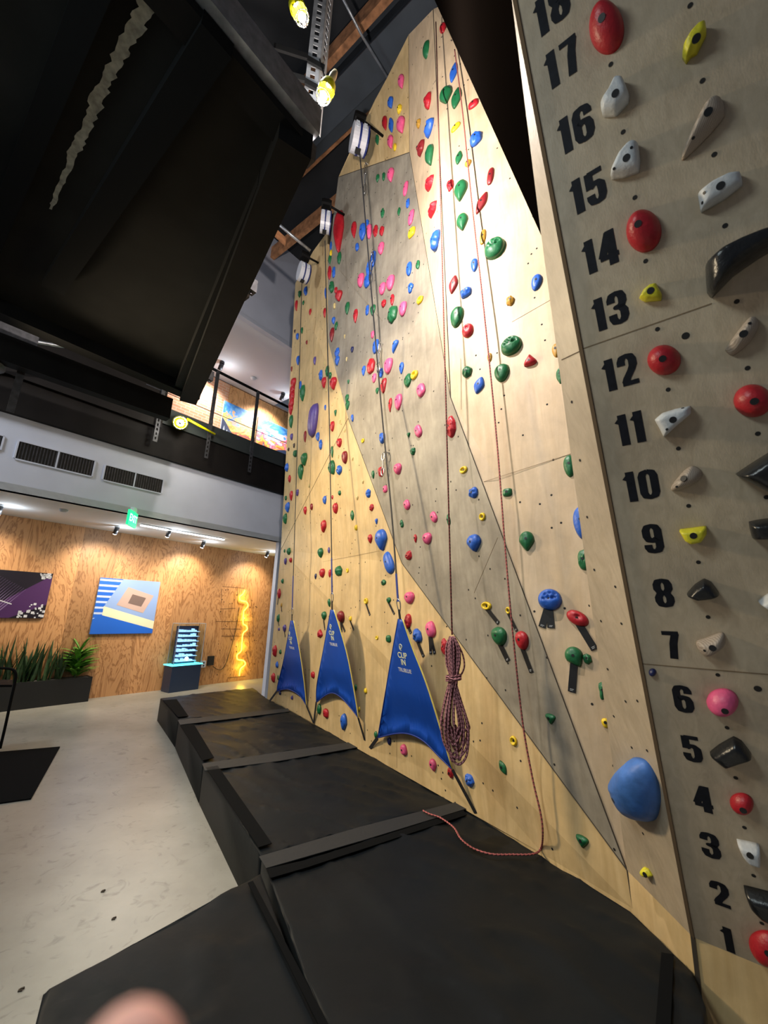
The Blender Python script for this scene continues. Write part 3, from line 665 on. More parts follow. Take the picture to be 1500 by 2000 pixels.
def region(x, y):
    f = facet_of(x, y)
    if f == 'T': return 'topmost tan panel', 'on the narrow tan panel left of the top seam'
    if f == 'C':
        if y < 330: return 'pale panel top', 'near the top of the pale right panel'
        if y < 700: return 'pale panel middle', 'in the brightly lit middle of the pale right panel'
        return 'pale panel bottom', 'on the right panel lower down beside the tower'
    if f == 'G':
        if y > 850 or x > 870: return 'lower grey panel', 'on the lower half of the grey panel'
        if x < lx(2, y): return 'grey panel left', 'on the grey panel left of right belay line'
        return 'grey panel right', 'on upper grey panel right of right belay line'
    if x > lx(2, max(y, 1195)) and y > 1200: return 'tan base', 'on tan base between the big gate and rope'
    if x < lx(0, y): return 'edge column', 'left of the left belay line'
    if x < lx(1, y):
        return ('left bay', 'between left and middle belay lines') if y < 1150 else ('left bay low', 'low between the left and middle gates')
    if y > 1150: return 'middle bay low', 'low between the middle and largest gates'
    return 'middle bay', 'on tan panel right of middle belay line'
ORD = ['topmost', 'second', 'third', 'fourth', 'fifth', 'sixth', 'seventh', 'eighth', 'ninth', 'tenth', 'eleventh', 'twelfth', 'thirteenth', 'fourteenth', 'fifteenth', 'sixteenth', 'seventeenth', 'eighteenth', 'nineteenth', 'twentieth', 'twenty-first', 'twenty-second', 'twenty-third', 'twenty-fourth', 'twenty-fifth', 'twenty-sixth']
KW = {'D': 'teardrop', 'E': 'egg-shaped', 'R': 'lumpy', 'Q': 'jagged', 'L': 'leaf-shaped', 'P': 'long oval', 'S': 'blocky', 'T': 'three-cornered', 'O': 'ring', 'J': 'scooped', 'G': 'pitted', }
groups = {}
for i, h in enumerate(H): groups.setdefault((region(h[0], h[1])[0], h[4]), []).append(i)
rank = {}
for k, v_ in groups.items():
    for r_, i in enumerate(sorted(v_, key=lambda j: H[j][1])): rank[i] = (r_, len(v_))
cats_size = sorted(h[2]*h[3] for h in H)
for i, (x, y, w_, h_, col, kind, rot, tapes) in enumerate(H):
    P, n = wall_hit(x, y)
    if 1150 < x < 1240 and y > 380: pass
    t = (P-CAM).length
    vdir = (CAM-P).normalized(); cosf = max(.25, vdir.dot(n))
    upv = (UP-n*UP.dot(n)).normalized(); rg = upv.cross(n).normalized()
    # metres per pixel perpendicular to the view
    fwd = ray(750, 1000).dot(ray(x, y)); mpp = t*fwd/FPX
    hv = (vdir-upv*vdir.dot(upv)).normalized(); ch = max(.3, hv.dot(n)); sh = math.sqrt(1-ch*ch)
    vv = (vdir-rg*vdir.dot(rg)).normalized(); cv = max(.3, vv.dot(n)); sv = math.sqrt(1-cv*cv)
    kf = .62 if kind not in 'OL' else .5
    W = w_*mpp/2 * 1.0/ max(.75, 1.0)
    # off-axis stretch of the wide lens
    st = 1/math.sqrt(max(.3, fwd)); 
    a = W/math.sqrt(ch*ch+(kf*sh)**2)
    b = (h_*mpp/2)*math.cos(math.atan2(abs(y-1000), FPX))/ math.sqrt(cv*cv+(kf*.8*sv)**2)
    a = min(a, b*1.6+.02); dep = kf*min(a, b)*1.15
    dep = min(dep, .16)
    # place so that the middle of the dome, not its foot, lies under the pixel
    P2_ = onp(x, y, P+n*dep*.45, n); base_c = P2_-n*dep*.45
    reg, phrase = region(x, y); r_, cnt = rank[i]; cn = HC[col][0]
    kw = KW[kind]; sz = w_*h_
    if cnt > 1: oth = '%s %s down' % (ORD[min(r_, 25)], cn) if r_ else 'topmost of that colour'
    else: oth = 'only one that colour'
    lab = '%s%s %s hold, %s %s' % ('taped ' if tapes else '', kw, cn, oth, phrase)
    if len(lab.split()) > 16: lab = lab.replace('long ', '').replace('the ', '')
    if len(lab.split()) > 16: lab = lab.replace(kw.replace('long ', '')+' ', '')
    big = sz > 120
    o = hold(kind, base_c, n, upv, a, b, dep, math.radians(rot), HM[col], i+1, big, lab, 'climbing hold', 'climbing holds on the tall plywood wall', 1 if big else 0)
    for (tx, ty) in tapes:
        A = wall_hit(x, y+h_*.15)[0]; B = wall_hit(tx, ty)[0]; A = A+n*.003; B = B+n*.004
        wd = (B-A).cross(n).normalized()*(.012 if sz < 300 else .017 if sz < 1000 else .021)
        tm = MB(); tm.box(A-wd, B-A, wd*2, n*.0015, 0)
        e1 = A+(B-A)*.90; tm.box(e1-wd*.5+n*.0016, (B-A)*.012, wd*1.0, n*.0003, 1); e1 = A+(B-A)*.94; tm.box(e1-wd*.3+n*.0016, (B-A)*.012, wd*.8, n*.0003, 1)
        tm.build('route_tape', [M['tape'], HM['w']], o)
# ---- holds on the tower, outlines of their own
def polyhold(px, col, dep, ridge, label, bolt=None, flat=.55, name='climbing_hold', surf='D', soft=False, extra=(), frac=.35):
    w_ = dw if surf == 'D' else (lambda x, y, off=0: onp(x, y, P1+d1n*off, d1n)); n = dn if surf == 'D' else d1n
    pts = [w_(x, y, dep*frac)-n*dep*frac for x, y in px]
    c = sum(pts, V((0, 0, 0)))/len(pts)
    # resample outline
    out = []
    K = len(pts); per = 5
    for i in range(K):
        p0, p1, p2, p3 = pts[i-1], pts[i], pts[(i+1) % K], pts[(i+2) % K]
        for j in range(per):
            t = j/per
            cr_ = 0.5*((2*p1)+(p2-p0)*t+(2*p0-5*p1+4*p2-p3)*t*t+(3*p1-p0-3*p2+p3)*t**3)
            ln = p1+(p2-p1)*t; out.append(ln*(.0 if soft else .75)+cr_*(1. if soft else .25))
    N_ = len(out); mm = MB(); apex = w_(*ridge) if ridge else c
    rings = [(1, 0), (.985, .35), (.93, .62), (.84, .80), (.72, .92), (.58, .98), (.40, 1.0), (.2, 1.0), (.03, 1.0)] if flat > 0 else [(1, 0), (.97, .22), (.9, .42), (.78, .62), (.64, .78), (.48, .89), (.32, .96), (.16, .99), (.03, 1.0)]
    for rho, z in rings:
        for p_ in out:
            mm.v.append(apex+(p_-apex)*rho+n*dep*z)
    for j in range(len(rings)-1):
        for i in range(N_):
            i2 = (i+1) % N_; mm.f.append([j*N_+i, j*N_+i2, (j+1)*N_+i2, (j+1)*N_+i]); mm.m.append(0)
    mm.f.append([(len(rings)-1)*N_+i for i in range(N_)]); mm.m.append(0); mm.f.append([i for i in range(N_)][::-1]); mm.m.append(0)
    me = mm.mesh(name); bmm = bmesh.new(); bmm.from_mesh(me); bmesh.ops.recalc_face_normals(bmm, faces=bmm.faces[:]); bmm.to_mesh(me); bmm.free()
    o = link(name, me, HM[col], None, soft or True)
    tag(o, label, 'climbing hold', 'climbing holds on the numbered tower')
    for k, bp in enumerate(([bolt] if bolt else [])+list(extra)):
        r_ = .0105 if k == 0 and bolt else .0042
        hb = BVHTree.FromPolygons([tuple(v_) for v_ in mm.v], mm.f).ray_cast(CAM, ray(*bp))
        ctr, hn = (hb[0], hb[1]) if hb[0] is not None else (w_(bp[0], bp[1], dep), n)
        if hn.dot(CAM-ctr) < 0: hn = -hn
        b2 = MB()
        b2.tube([ctr-hn*.004, ctr+hn*.0012], r_, 16); b2.build('bolt_socket' if (k == 0 and bolt) else 'screw_socket', M['socket'], o)
    return o
def ell(cx, cy, w_, h_, T=(0, 0, 1), rot=0, k=12):
    r_ = math.radians(rot); out = []
    for i in range(k):
        g = 2*math.pi*i/k; x, y = w_/2*math.cos(g), h_/2*math.sin(g)
        out.append((T[0]+(cx+x*math.cos(r_)-y*math.sin(r_))/T[2], T[1]+(cy+x*math.sin(r_)+y*math.cos(r_))/T[2]))
    return out
T9, T10, T11, T12 = (1000, 0, 3), (1000, 450, 3), (1000, 900, 3), (1000, 1350, 3)
def tp(T, s): 
    n = list(map(float, s.replace(',', ' ').split())); return [(T[0]+n[i]/T[2], T[1]+n[i+1]/T[2]) for i in range(0, len(n), 2)]
polyhold(ell(550, 148, 208, 300, T9), 'r', .055, tp(T9, '545 110')[0], 'big red domed hold right of the painted number 17', tp(T9, '525 105')[0], 0, soft=True)
polyhold(tp(T9, '1135 140,1140 190,1085 300,1050 320,1020 358,997 325,1000 285,1040 220,1095 160'), 'q', .045, tp(T9, '1080 225')[0], 'yellow pointed hold at upper right, above the long wooden one', tp(T9, '1080 225')[0])
polyhold(tp(T9, '620 460,652 462,685 545,680 590,610 665,530 672,518 620,560 560,600 475'), 'w', .05, tp(T9, '612 540')[0], 'white faceted hold between numbers 17 and 16', tp(T9, '605 547')[0])
polyhold(tp(T9, '1190 560,1230 570,1250 640,1225 700,1110 830,1005 925,1000 880,1060 740,1130 610'), 't', .05, tp(T9, '1150 660')[0], 'longest wooden hold, tapering down left, at upper right', tp(T9, '1150 655')[0], 0, extra=tp(T9, '1062 808'), soft=True)
polyhold(tp(T9, '715 828,738 838,750 930,740 1000,660 1030,580 1040,578 1010,620 920,680 850'), 'w', .05, tp(T9, '675 915')[0], 'white three-sided hold right of the number 15', tp(T9, '670 925')[0], extra=tp(T9, '598 988,700 865'))
polyhold(tp(T9, '1340 1012,1352 1080,1250 1160,1110 1238,1098 1190,1090 1135,1160 1080,1280 1020'), 'w', .045, tp(T9, '1215 1090')[0], 'long white hold below the longest wooden one', tp(T9, '1222 1088')[0], extra=tp(T9, '1127 1130,1116 1188'))
polyhold(ell(770, 1345, 210, 250, T9), 'r', .055, tp(T9, '745 1320')[0], 'red domed hold right of the painted number 14', tp(T9, '738 1312')[0], 0, soft=True)
polyhold(tp(T10, '1640 -40,1600 60,1450 150,1300 255,1175 383,1145 350,1135 200,1210 130,1350 60,1500 0'), 'k', .11, tp(T10, '1300 150')[0], 'largest black wedge volume at the upper right picture edge', None)
polyhold(tp(T10, '845 310,862 340,878 372,872 408,780 416,745 397,770 350,810 318'), 'q', .04, tp(T10, '815 355')[0], 'small yellow hold right of the painted number 13', tp(T10, '812 353')[0])
polyhold(tp(T10, '1400 503,1445 520,1440 580,1390 660,1300 730,1255 705,1260 680,1330 580'), 't', .045, tp(T10, '1360 600')[0], 'stubby wooden hold beneath the largest black wedge', tp(T10, '1357 606')[0], 0, extra=tp(T10, '1393 545'), soft=True)
polyhold(ell(890, 757, 200, 180, T10), 'r', .05, tp(T10, '885 752')[0], 'red domed hold right of the painted number 12', tp(T10, '882 752')[0], 0, soft=True)
polyhold(ell(1415, 998, 230, 196, T10), 'r', .05, tp(T10, '1420 1000')[0], 'red domed hold at the right picture edge level with number 11', tp(T10, '1420 1002')[0], 0, soft=True)
polyhold(tp(T10, '1045 1028,1048 1075,960 1150,890 1212,862 1160,835 1110,880 1070,960 1045'), 'w', .05, tp(T10, '940 1110')[0], 'white faceted hold right of the painted number 11', tp(T10, '943 1110')[0], extra=tp(T10, '908 1166,1000 1042'))
polyhold(tp(T11, '1060 33,1110 60,1105 110,1030 160,945 180,932 155,980 90,1020 50'), 't', .045, tp(T11, '1020 100')[0], 'wooden hold right of the painted number 10', tp(T11, '1005 104')[0], 0, extra=tp(T11, '966 152'), soft=True)
polyhold(tp(T11, '1600 -90,1700 60,1600 210,1500 185,1400 130,1315 85,1440 0'), 'k', .09, tp(T11, '1500 60')[0], 'black pyramid volume at right edge level with number 10', None)
polyhold(tp(T11, '980 415,988 405,1060 396,1138 387,1142 430,1110 475,1050 487,1012 468'), 'q', .045, tp(T11, '1060 435')[0], 'yellow half-moon hold right of the painted number 9', tp(T11, '1063 440')[0])
polyhold(tp(T11, '1390 365,1500 345,1620 350,1620 455,1500 457,1410 455'), 'k', .06, tp(T11, '1500 400')[0], 'dark blocky hold cut by right edge beside number 9', None)
polyhold(tp(T11, '1125 700,1170 720,1215 785,1180 800,1080 812,1025 788,1070 735'), 'k', .055, tp(T11, '1115 760')[0], 'small black hold right of the painted number 8', None)
polyhold(tp(T11, '1445 830,1500 790,1600 760,1600 890,1500 870'), 'w', .05, tp(T11, '1530 830')[0], 'white hold cut by the right edge beside number 8', None)
polyhold(tp(T11, '1230 1015,1252 1050,1240 1095,1150 1150,1100 1125,1080 1070,1140 1045'), 't', .045, tp(T11, '1170 1080')[0], 'pale wooden hold right of the painted number 7', tp(T11, '1175 1098')[0], 0, extra=tp(T11, '1128 1112'), soft=True)
polyhold(ell(823, 1243, 46, 44, T11, k=8), 'l', .018, None, 'tiny navy screw-on hold above the painted number 6', None, 0, soft=True)
polyhold(ell(1235, 1425, 192, 150, T11), 'p', .055, tp(T11, '1235 1420')[0], 'glossy pink domed hold right of the painted number 6', tp(T11, '1248 1468')[0], 0, soft=True)
polyhold(tp(T12, '1300 283,1350 310,1405 385,1320 412,1240 440,1200 410,1160 375,1215 330'), 'k', .055, tp(T12, '1300 340')[0], 'glossy black diamond hold right of the painted number 5', None)
polyhold(ell(1348, 668, 144, 112, T12, 12), 'r', .04, tp(T12, '1348 655')[0], 'small red hold right of the painted number 4', tp(T12, '1355 700')[0], 0, soft=True)
polyhold(tp(T12, '1318 885,1450 915,1455 1015,1380 990,1345 950'), 'w', .045, tp(T12, '1405 935')[0], 'white four-cornered hold right of the painted number 3', tp(T12, '1395 965')[0])
polyhold(tp(T12, '1360 1165,1500 1200,1640 1240,1640 1400,1450 1305,1385 1240'), 'k', .06, tp(T12, '1480 1230')[0], 'black curved hold at right edge beside number 2', None)
polyhold(ell(1500, 1520, 230, 170, T12, 25), 'r', .055, tp(T12, '1490 1500')[0], 'red domed hold at the lower right beside number 1', tp(T12, '1500 1540')[0], 0, soft=True)
polyhold(tp(T12, '660 410,720 425,770 490,805 580,812 680,790 770,740 785,650 750,590 660,565 590,548 540,580 480,620 440'), 'B', .10, None, 'giant chalky blue hold at the tower corner, largest of all', tp(T12, '592 640')[0], 0, surf='S', soft=True, frac=.5)
polyhold(tp(T12, '765 1033,790 1045,815 1085,800 1095,770 1070,755 1045'), 'q', .03, tp(T12, '785 1063')[0], 'small lemon yellow bar hold under the giant blue hold', tp(T12, '778 1076')[0], 0, surf='S')
# ================================================================== CRASH PADS
def pad(px, label, wr=1.0, pts=None, z0=0.0):
    pts = pts or [atz(x, y, .32) for x, y in px]; c = sum(pts, V((0, 0, 0)))/len(pts)
    me = bpy.data.meshes.new('crash_pad'); b = bmesh.new()
    sh = [p+(c-p).normalized()*.012 for p in pts]
    vs = [b.verts.new((p.x, p.y, .32)) for p in sh]; f = b.faces.new(vs)
    b.normal_update()
    if f.normal.z < 0: f.normal_flip()
    r = bmesh.ops.extrude_face_region(b, geom=[f]); bm_v = [g for g in r['geom'] if isinstance(g, bmesh.types.BMVert)]
    for v_ in bm_v: v_.co.z = .32
    for v_ in vs: v_.co.z = z0
    top = [g for g in r['geom'] if isinstance(g, bmesh.types.BMFace)]
    ed = [e for e in b.edges if all(v_.co.z > .3 for v_ in e.verts)] 
    bmesh.ops.bevel(b, geom=ed, offset=.018, segments=3, affect='EDGES', profile=.6)
    bmesh.ops.triangulate(b, faces=[f for f in b.faces if len(f.verts) > 4])
    for it in range(7):
        le = [e for e in b.edges if e.calc_length() > (.10 if it < 5 else .07) and e.verts[0].co.z > .3 and e.verts[1].co.z > .3]
        if not le: break
        bmesh.ops.subdivide_edges(b, edges=le, cuts=1); bmesh.ops.triangulate(b, faces=b.faces[:])
    for v_ in b.verts:
        if v_.co.z > .315:
            p = v_.co
            d = noise.noise(V((p.x*1.6, p.y*3.5, 3)))*.012 + max(0, .35-abs(noise.noise(V((p.x*3+p.y*4, p.y*1.2-p.x*1.0, 1)))*2.2))*.035
            v_.co.z += (d-.006)*wr
    bmesh.ops.recalc_face_normals(b, faces=b.faces[:]); b.to_mesh(me); b.free()
    o = link('crash_pad', me, M['vinyl'], None, True)
    return tag(o, label, 'crash pad', 'black crash pads along the climbing wall')
wl = lambda x: x
pA = pad([(312, 1363), (400, 1352), (494, 1343), (522, 1363), (566, 1386), (455, 1396), (348, 1405)], 'farthest black crash pad, ending near the display case')
pB = pad([(348, 1405), (455, 1396), (566, 1386), (610, 1411), (685, 1450), (545, 1470), (396, 1491)], 'second black crash pad from the far end')
pC = pad([(396, 1491), (545, 1470), (685, 1450), (720, 1471), (895, 1568), (700, 1618), (508, 1672)], 'third black crash pad, beneath the largest blue gate')
pD = pad([(508, 1672), (700, 1618), (895, 1568), (930, 1591), (1060, 1669), (1236, 1777), (1360, 1898), (1386, 1965), (1392, 2100), (690, 2130), (590, 1905)], 'large near black crash pad with the rope end on it')
pE = pad([(512, 1700), (590, 1905), (690, 2130), (0, 2200), (58, 2010), (78, 1937), (88, 1930)], 'near left black crash pad reaching over the concrete floor')
def strip(px, name, mat, parent, z=.328, th=.004):
    pts = [atz(x, y, z) for x, y in px]; mm = MB(); mm.prism(pts, (0, 0, th)); me = mm.mesh(name)
    b = bmesh.new(); b.from_mesh(me); bmesh.ops.recalc_face_normals(b, faces=b.faces[:]); b.to_mesh(me); b.free()
    return link(name, me, mat, parent)
strip([(347, 1407), (352, 1416), (455, 1404), (566, 1390), (562, 1384), (455, 1395)], 'cover_flap', M['flap'], pB)
strip([(395, 1492), (400, 1506), (545, 1487), (700, 1460), (684, 1450), (545, 1470)], 'cover_flap', M['flap'], pC)
strip([(506, 1674), (520, 1697), (710, 1642), (912, 1580), (893, 1567), (700, 1617)], 'cover_flap', M['flap'], pD)
strip([(352, 1418), (378, 1414), (418, 1480), (396, 1486)], 'grip_strip', M['velcro'], pB)
strip([(402, 1500), (425, 1496), (531, 1648), (505, 1656)], 'grip_strip', M['velcro'], pC)
strip([(318, 1368), (345, 1366), (368, 1399), (348, 1401)], 'grip_strip', M['velcro'], pA)
strip([(520, 1698), (528, 1716), (600, 1695), (912, 1592), (905, 1583), (600, 1680)], 'grip_strip', M['velcro'], pD, .327, .003)
strip([(1292, 1862), (1316, 1866), (1308, 2060), (1276, 2060)], 'grip_strip', M['velcro'], pD)
strip([(484, 1726), (494, 1722), (640, 2000), (700, 2120), (680, 2120), (620, 2000)], 'joint_flap', M['velcro'], pE, .332)
# ================================================================== BELAY GATES
tg = math.radians(14); gup = bn*math.sin(tg)+UP*math.cos(tg); gbase = MB0
gn = gup.cross(bd).normalized(); gn = gn if gn.dot(CAM-MB0) > 0 else -gn
def gw(x, y, off=0.0): return onp(x, y, MB0+gn*(off+.03), gn)
GATES = [(dict(tip=[(568, 1212), (573.5, 1212)], R=[(585, 1270), (594, 1332), (598.5, 1378)], B=[(588, 1362), (576, 1352), (560, 1346), (541, 1350)], L=[(543, 1335), (555, 1285)], aL=(527, 1369), aR=(612, 1411), line=[(590, 548), (580, 900), (571, 1190)], dev=(592, 532), txt=(568, 1250, .55)), 'leftmost and smallest-looking blue triangular belay gate', 'left'),
         (dict(tip=[(646, 1191), (652.5, 1191)], R=[(676, 1270), (691, 1345), (700, 1402)], B=[(686, 1384), (668, 1364), (652, 1354), (638, 1357), (618, 1372)], L=[(619, 1338), (632, 1268)], aL=(613, 1412), aR=(719, 1467), line=[(635, 470), (644, 850), (649, 1160)], dev=(635, 434), txt=(649, 1240, .8)), 'middle blue triangular belay gate of the three', 'middle'),
         (dict(tip=[(778, 1209), (786.5, 1209)], R=[(806, 1266), (838, 1350), (884, 1503)], B=[(858, 1478), (828, 1448), (800, 1434), (773, 1433), (738, 1441)], L=[(751, 1365), (765, 1282)], aL=(718, 1468), aR=(930, 1589), line=[(703, 300), (742, 760), (765, 1000), (778, 1175)], dev=(700, 272), txt=(787, 1285, 1.0)), 'largest blue triangular belay gate, nearest to the hanging rope coil', 'right')]
STK = simple('sticker', (.5, .55, .62), .4, var=.4, vscale=60)
def textmesh(body, size, c, X, Y, n, mat, parent, name='lettering', bold=0.0):
    cu = bpy.data.curves.new(name, 'FONT'); cu.body = body; cu.size = size; cu.align_x = 'CENTER'; cu.align_y = 'CENTER'; cu.offset = bold; cu.extrude = .0006
    to = bpy.data.objects.new(name, cu); C.objects.link(to); bpy.context.view_layer.update()
    me = bpy.data.meshes.new_from_object(to.evaluated_get(bpy.context.evaluated_depsgraph_get())); bpy.data.objects.remove(to)
    R = Matrix((X, Y, n)).transposed().to_4x4(); me.transform(Matrix.Translation(c) @ R)
    me.materials.clear()
    return link(name, me, mat, parent)
for gd, lab, side_ in GATES:
    G = empty('belay_gate', gw(*gd['aR']), lab, 'belay gate', 'blue belay gates')
    ol = gd['tip'][1:]+gd['R']+gd['B']+gd['L']+gd['tip'][:1]
    P_ = [gw(x, y, 0) for x, y in gd['tip'][::-1]]
    # smooth outline
    def sm(lst, k=5): return catmull([gw(x, y) for x, y in lst], k)
    right = sm([gd['tip'][1]]+gd['R']); bot = sm([gd['R'][-1]]+gd['B']); left = sm([gd['B'][-1]]+gd['L']+[gd['tip'][0]])
    pts = right+bot[1:]+left[1:]
    me = bpy.data.meshes.new('gate_fabric'); b = bmesh.new(); vs = [b.verts.new(p) for p in pts]
    b.faces.new(vs); bmesh.ops.triangulate(b, faces=b.faces[:])
    cen = sum(pts, V((0, 0, 0)))/len(pts)
    for it in range(4):
        bmesh.ops.subdivide_edges(b, edges=[e for e in b.edges if not e.is_boundary and e.calc_length() > .09], cuts=1); bmesh.ops.triangulate(b, faces=b.faces[:])
    bv = [v_.co.copy() for v_ in b.verts if v_.is_boundary]
    for v_ in b.verts:
        if not v_.is_boundary:
            dmin = min((v_.co-p).length for p in bv); v_.co -= gn*min(.035, dmin*.4)*max(0, min(1, (1.05-v_.co.z)/.25))   # belly towards the wall
    bmesh.ops.recalc_face_normals(b, faces=b.faces[:]); b.to_mesh(me); b.free()
    fab = link('gate_fabric', me, M['gate'], G, True)
    so = fab.modifiers.new('thick', 'SOLIDIFY'); so.thickness = .003
    mm = MB(); mm.tube(right, .0065, 6); mm.build('edge_piping', M['gold'], G, True)
    mm = MB(); mm.tube(bot, .006, 6); mm.tube(left, .006, 6); mm.build('edge_hem', M['webblue'], G, True)
    for e, a_ in ((gd['B'][-1], gd['aL']), (gd['R'][-1], gd['aR'])):
        A = gw(*e); B = atz(*a_, .335); wd = (B-A).cross(gn).normalized()*.017
        mm = MB(); mm.box(A-wd, B-A, wd*2, gn*.004); mm.build('anchor_strap', M['web'], G)
    # top loop and carabiner
    tipc = (gw(*gd['tip'][0])+gw(*gd['tip'][1]))/2; top = gw(*gd['line'][-1]); dv = (top-tipc); 
    wd = dv.cross(gn).normalized()*.014
    mm = MB(); mm.box(tipc-wd, dv*.55, wd*1.7, gn*.006); mm.build('top_loop', M['web'], G)
    cc = tipc+dv*.78; u = dv.normalized(); sx = u.cross(gn).normalized()
    mm = MB(); mm.tube([cc+u*(.055*math.sin(g))+sx*(.024*math.cos(g)*(1+.3*math.sin(g))) for g in [2*math.pi*k/20 for k in range(20)]], .005, 8, close=True); mm.build('carabiner', M['chrome'], G, True)
    # print
    c0 = gw(gd['txt'][0], gd['txt'][1]); s = gd['txt'][2]
    X = -bd if (-bd).dot(_r) > 0 else bd
    X = bd if bd.dot(V((1, 0, 0))) > 0 else -bd; Y = gn.cross(X).normalized()
    hh = (gw(*gd['tip'][1])-gw(*gd['R'][-1])).length
    k = .068
    off = gn*.004
    for body, dy, sz in (('CLIP', .02, k), ('IN', -.038, k), ('TRUBLUE', -.105, k*.66)):
        textmesh(body, sz, c0+Y*dy+off, X, Y, gn, M['print'] if sz > .05 else M['plasticwhite'], G, bold=.0008)
    mm = MB(); cl = c0+Y*.09+off
    mm.tube([cl+X*(.022*math.cos(g))+Y*(.026*math.sin(g)) for g in [2*math.pi*j/18 for j in range(15)]], .0032, 6)
    mm.tube([cl+X*(.011*math.cos(g))+Y*(.013*math.sin(g)) for g in [2*math.pi*j/12+2 for j in range(10)]], .003, 6); mm.build('printed_emblem', M['print'], G, True)
    # line
    gl = gd['line']; botp = gw(*gl[-1]); dev_c = mw(gd['dev'][0], gd['dev'][1], .27); tt_ = mw(gl[0][0], gl[0][1], .27)
    lp = []
    for x, y in gl:      # a straight tight line between device and gate clip
        f_ = (y-gl[0][1])/(gl[-1][1]-gl[0][1]); pn_ = (botp-tt_).cross(_r).normalized(); lp.append(onp(x, y, botp, pn_))
    Ln = empty('belay_line', lp[0], 'thin black webbing line running up from the %s blue gate' % {'left': 'leftmost', 'middle': 'middle', 'right': 'largest'}[side_], 'webbing', 'belay lines')
    full = catmull(lp, 10); kk = int(len(full)*.84)
    def ribbon(pp, w_, t_):
        mm = MB()
        for a_, b_ in zip(pp[:-1], pp[1:]):
            s_ = (b_-a_).cross(gn).normalized()*w_; mm.box(a_-s_, b_-a_, s_*2, gn*t_)
        return mm
    ribbon(full[:kk+1], .010, .004).build('upper_webbing', M['web'], Ln)
    ribbon(full[kk:], .012, .006).build('lower_webbing', M['webblue'], Ln)
    # device
    dc = dev_c; D = empty('auto_belay_device', dc, 'round white auto belay device with navy bands hanging above the %s blue gate' % {'left': 'leftmost', 'middle': 'middle', 'right': 'largest'}[side_], 'auto belay', 'auto belay devices')
    tocam = (CAM-dc); tocam.z = 0; tocam.normalize()
    yaw = {'left': .3, 'middle': 0.0, 'right': .22}[side_]
    ax = Matrix.Rotation(yaw, 3, 'Z') @ tocam.cross(UP).normalized()       # axle of the drum, across the view
    R_ = {'left': 21, 'middle': 24, 'right': 31}[side_]*(dc-CAM).dot(-co.matrix_world.to_3x3().col[2])/FPX*.92; Wd = R_*{'left': .9, 'middle': .8, 'right': .95}[side_]
    fx = ax.cross(UP).normalized()
    def drum(r1, w1, cx=0, n=28):
        mm = MB(); pp = [dc+ax*(cx-w1/2)+(fx*math.cos(2*math.pi*j/n)*r1*.8+UP*math.sin(2*math.pi*j/n)*r1) for j in range(n)]; mm.prism(pp, ax*w1); return mm
    drum(R_, Wd).build('housing', M['plasticwhite'], D)
    drum(R_*1.05, Wd*.14).build('centre_band', M['plasticblue'], D)
    drum(R_*1.03, Wd*.12, -Wd*.56).build('side_cover', M['plasticblue'], D)
    drum(R_*.8, Wd*.2, -Wd*.62).build('side_cap', M['steelblack'], D)
    mm = MB(); mm.cbox(dc-UP*R_*1.0, R_*.35, R_*.35, R_*.25, (ax, fx, UP)); mm.build('line_guide', M['rubber'], D)
    lmk = onp(0, 0, dc, UP) if False else None
    sgn_ = 1 if fx.dot(CAM-dc) > 0 else -1
    for k_ in (-1, 1):
        mm = MB(); mm.box(dc+ax*((.28*k_-.12)*Wd)+fx*sgn_*R_*.80-UP*R_*.1, ax*Wd*.24, fx*sgn_*.006, UP*R_*.5); mm.build('instruction_sticker', STK, D)
    
    for s_ in (-1, 1):
        mm = MB(); cc = dc+UP*(R_*1.2)+ax*(s_*Wd*.18)
        mm.tube([cc+UP*(.055*math.sin(g))+fx*(.026*math.cos(g)) for g in [2*math.pi*j/16 for j in range(16)]], .006, 6, close=True); mm.build('shackle', M['chrome'], D, True)
    mm = MB(); mm.box(dc+UP*R_*1.28-ax*.05-fx*.05, ax*.1, fx*.1, UP*.16); mm.disc(dc+UP*(R_*1.28+.1)-ax*.07, ax, .07, .14, 14); mm.build('trolley', M['steelblack'], D)
    # mounting arm back to the wall
    top_ = dc+UP*(R_*1.28+.12); back = bvh.ray_cast(top_, -bn, .9)[0] or top_-bn*.35
    mm = MB(); dd = (back-top_); mm.tube([top_, back], .016, 10); mm.build('mounting_arm', M['steelblack'], D, True)
# steel tube strut beyond the left device
mm = MB(); A, B = atd(532, 428, 7.6), atd(606, 490, 7.6); mm.tube([A, B], .022); st = mm.build('brace_tube', M['galv'], None, True)
tag(st, 'thin steel brace tube above the left auto belay device', 'brace')
mm = MB(); A2 = atd(524, 432, 7.66); B2 = atd(556, 462, 7.66); mm.box(A2, B2-A2, UP*-.16, hf*.03); mm.build('bracket_board', M['timber'], st)
# ================================================================== ROPES
top_pt = wall_hit(866, 60)[0]+mn*.10
def vert(P, z): return V((P.x, P.y, z))
zc = 0
hd = V((top_pt.x, top_pt.y, 0)).length
# height of the knot above the coil for a plumb rope
lo, hi = .5, 3
def proj(P):
    v_ = P-CAM; M3 = Matrix((_r, _f, _z)).transposed()
    d = V((0, 0, 0)); d = _r*v_.x+_f*v_.y+_z*v_.z
    return 750+FPX*d.x/-d.z, 1000-FPX*d.y/-d.z
for _ in range(30):
    mid = (lo+hi)/2
    if proj(vert(top_pt, mid))[1] > 1240: lo = mid
    else: hi = mid
kz = (lo+hi)/2; K = onp(883, 1240, top_pt+mn*0, V((top_pt.x, top_pt.y, 0)).normalized()); kz = K.z
rp = empty('coiled_rope', K, 'maroon and pink rope hanging from wall top with its lower part coiled', 'rope')
mm = MB(); mm.tube([top_pt+UP*0.02, (top_pt+K)/2, K], .0055, 8); mm.build('hanging_strand', M['rope'], rp, True)
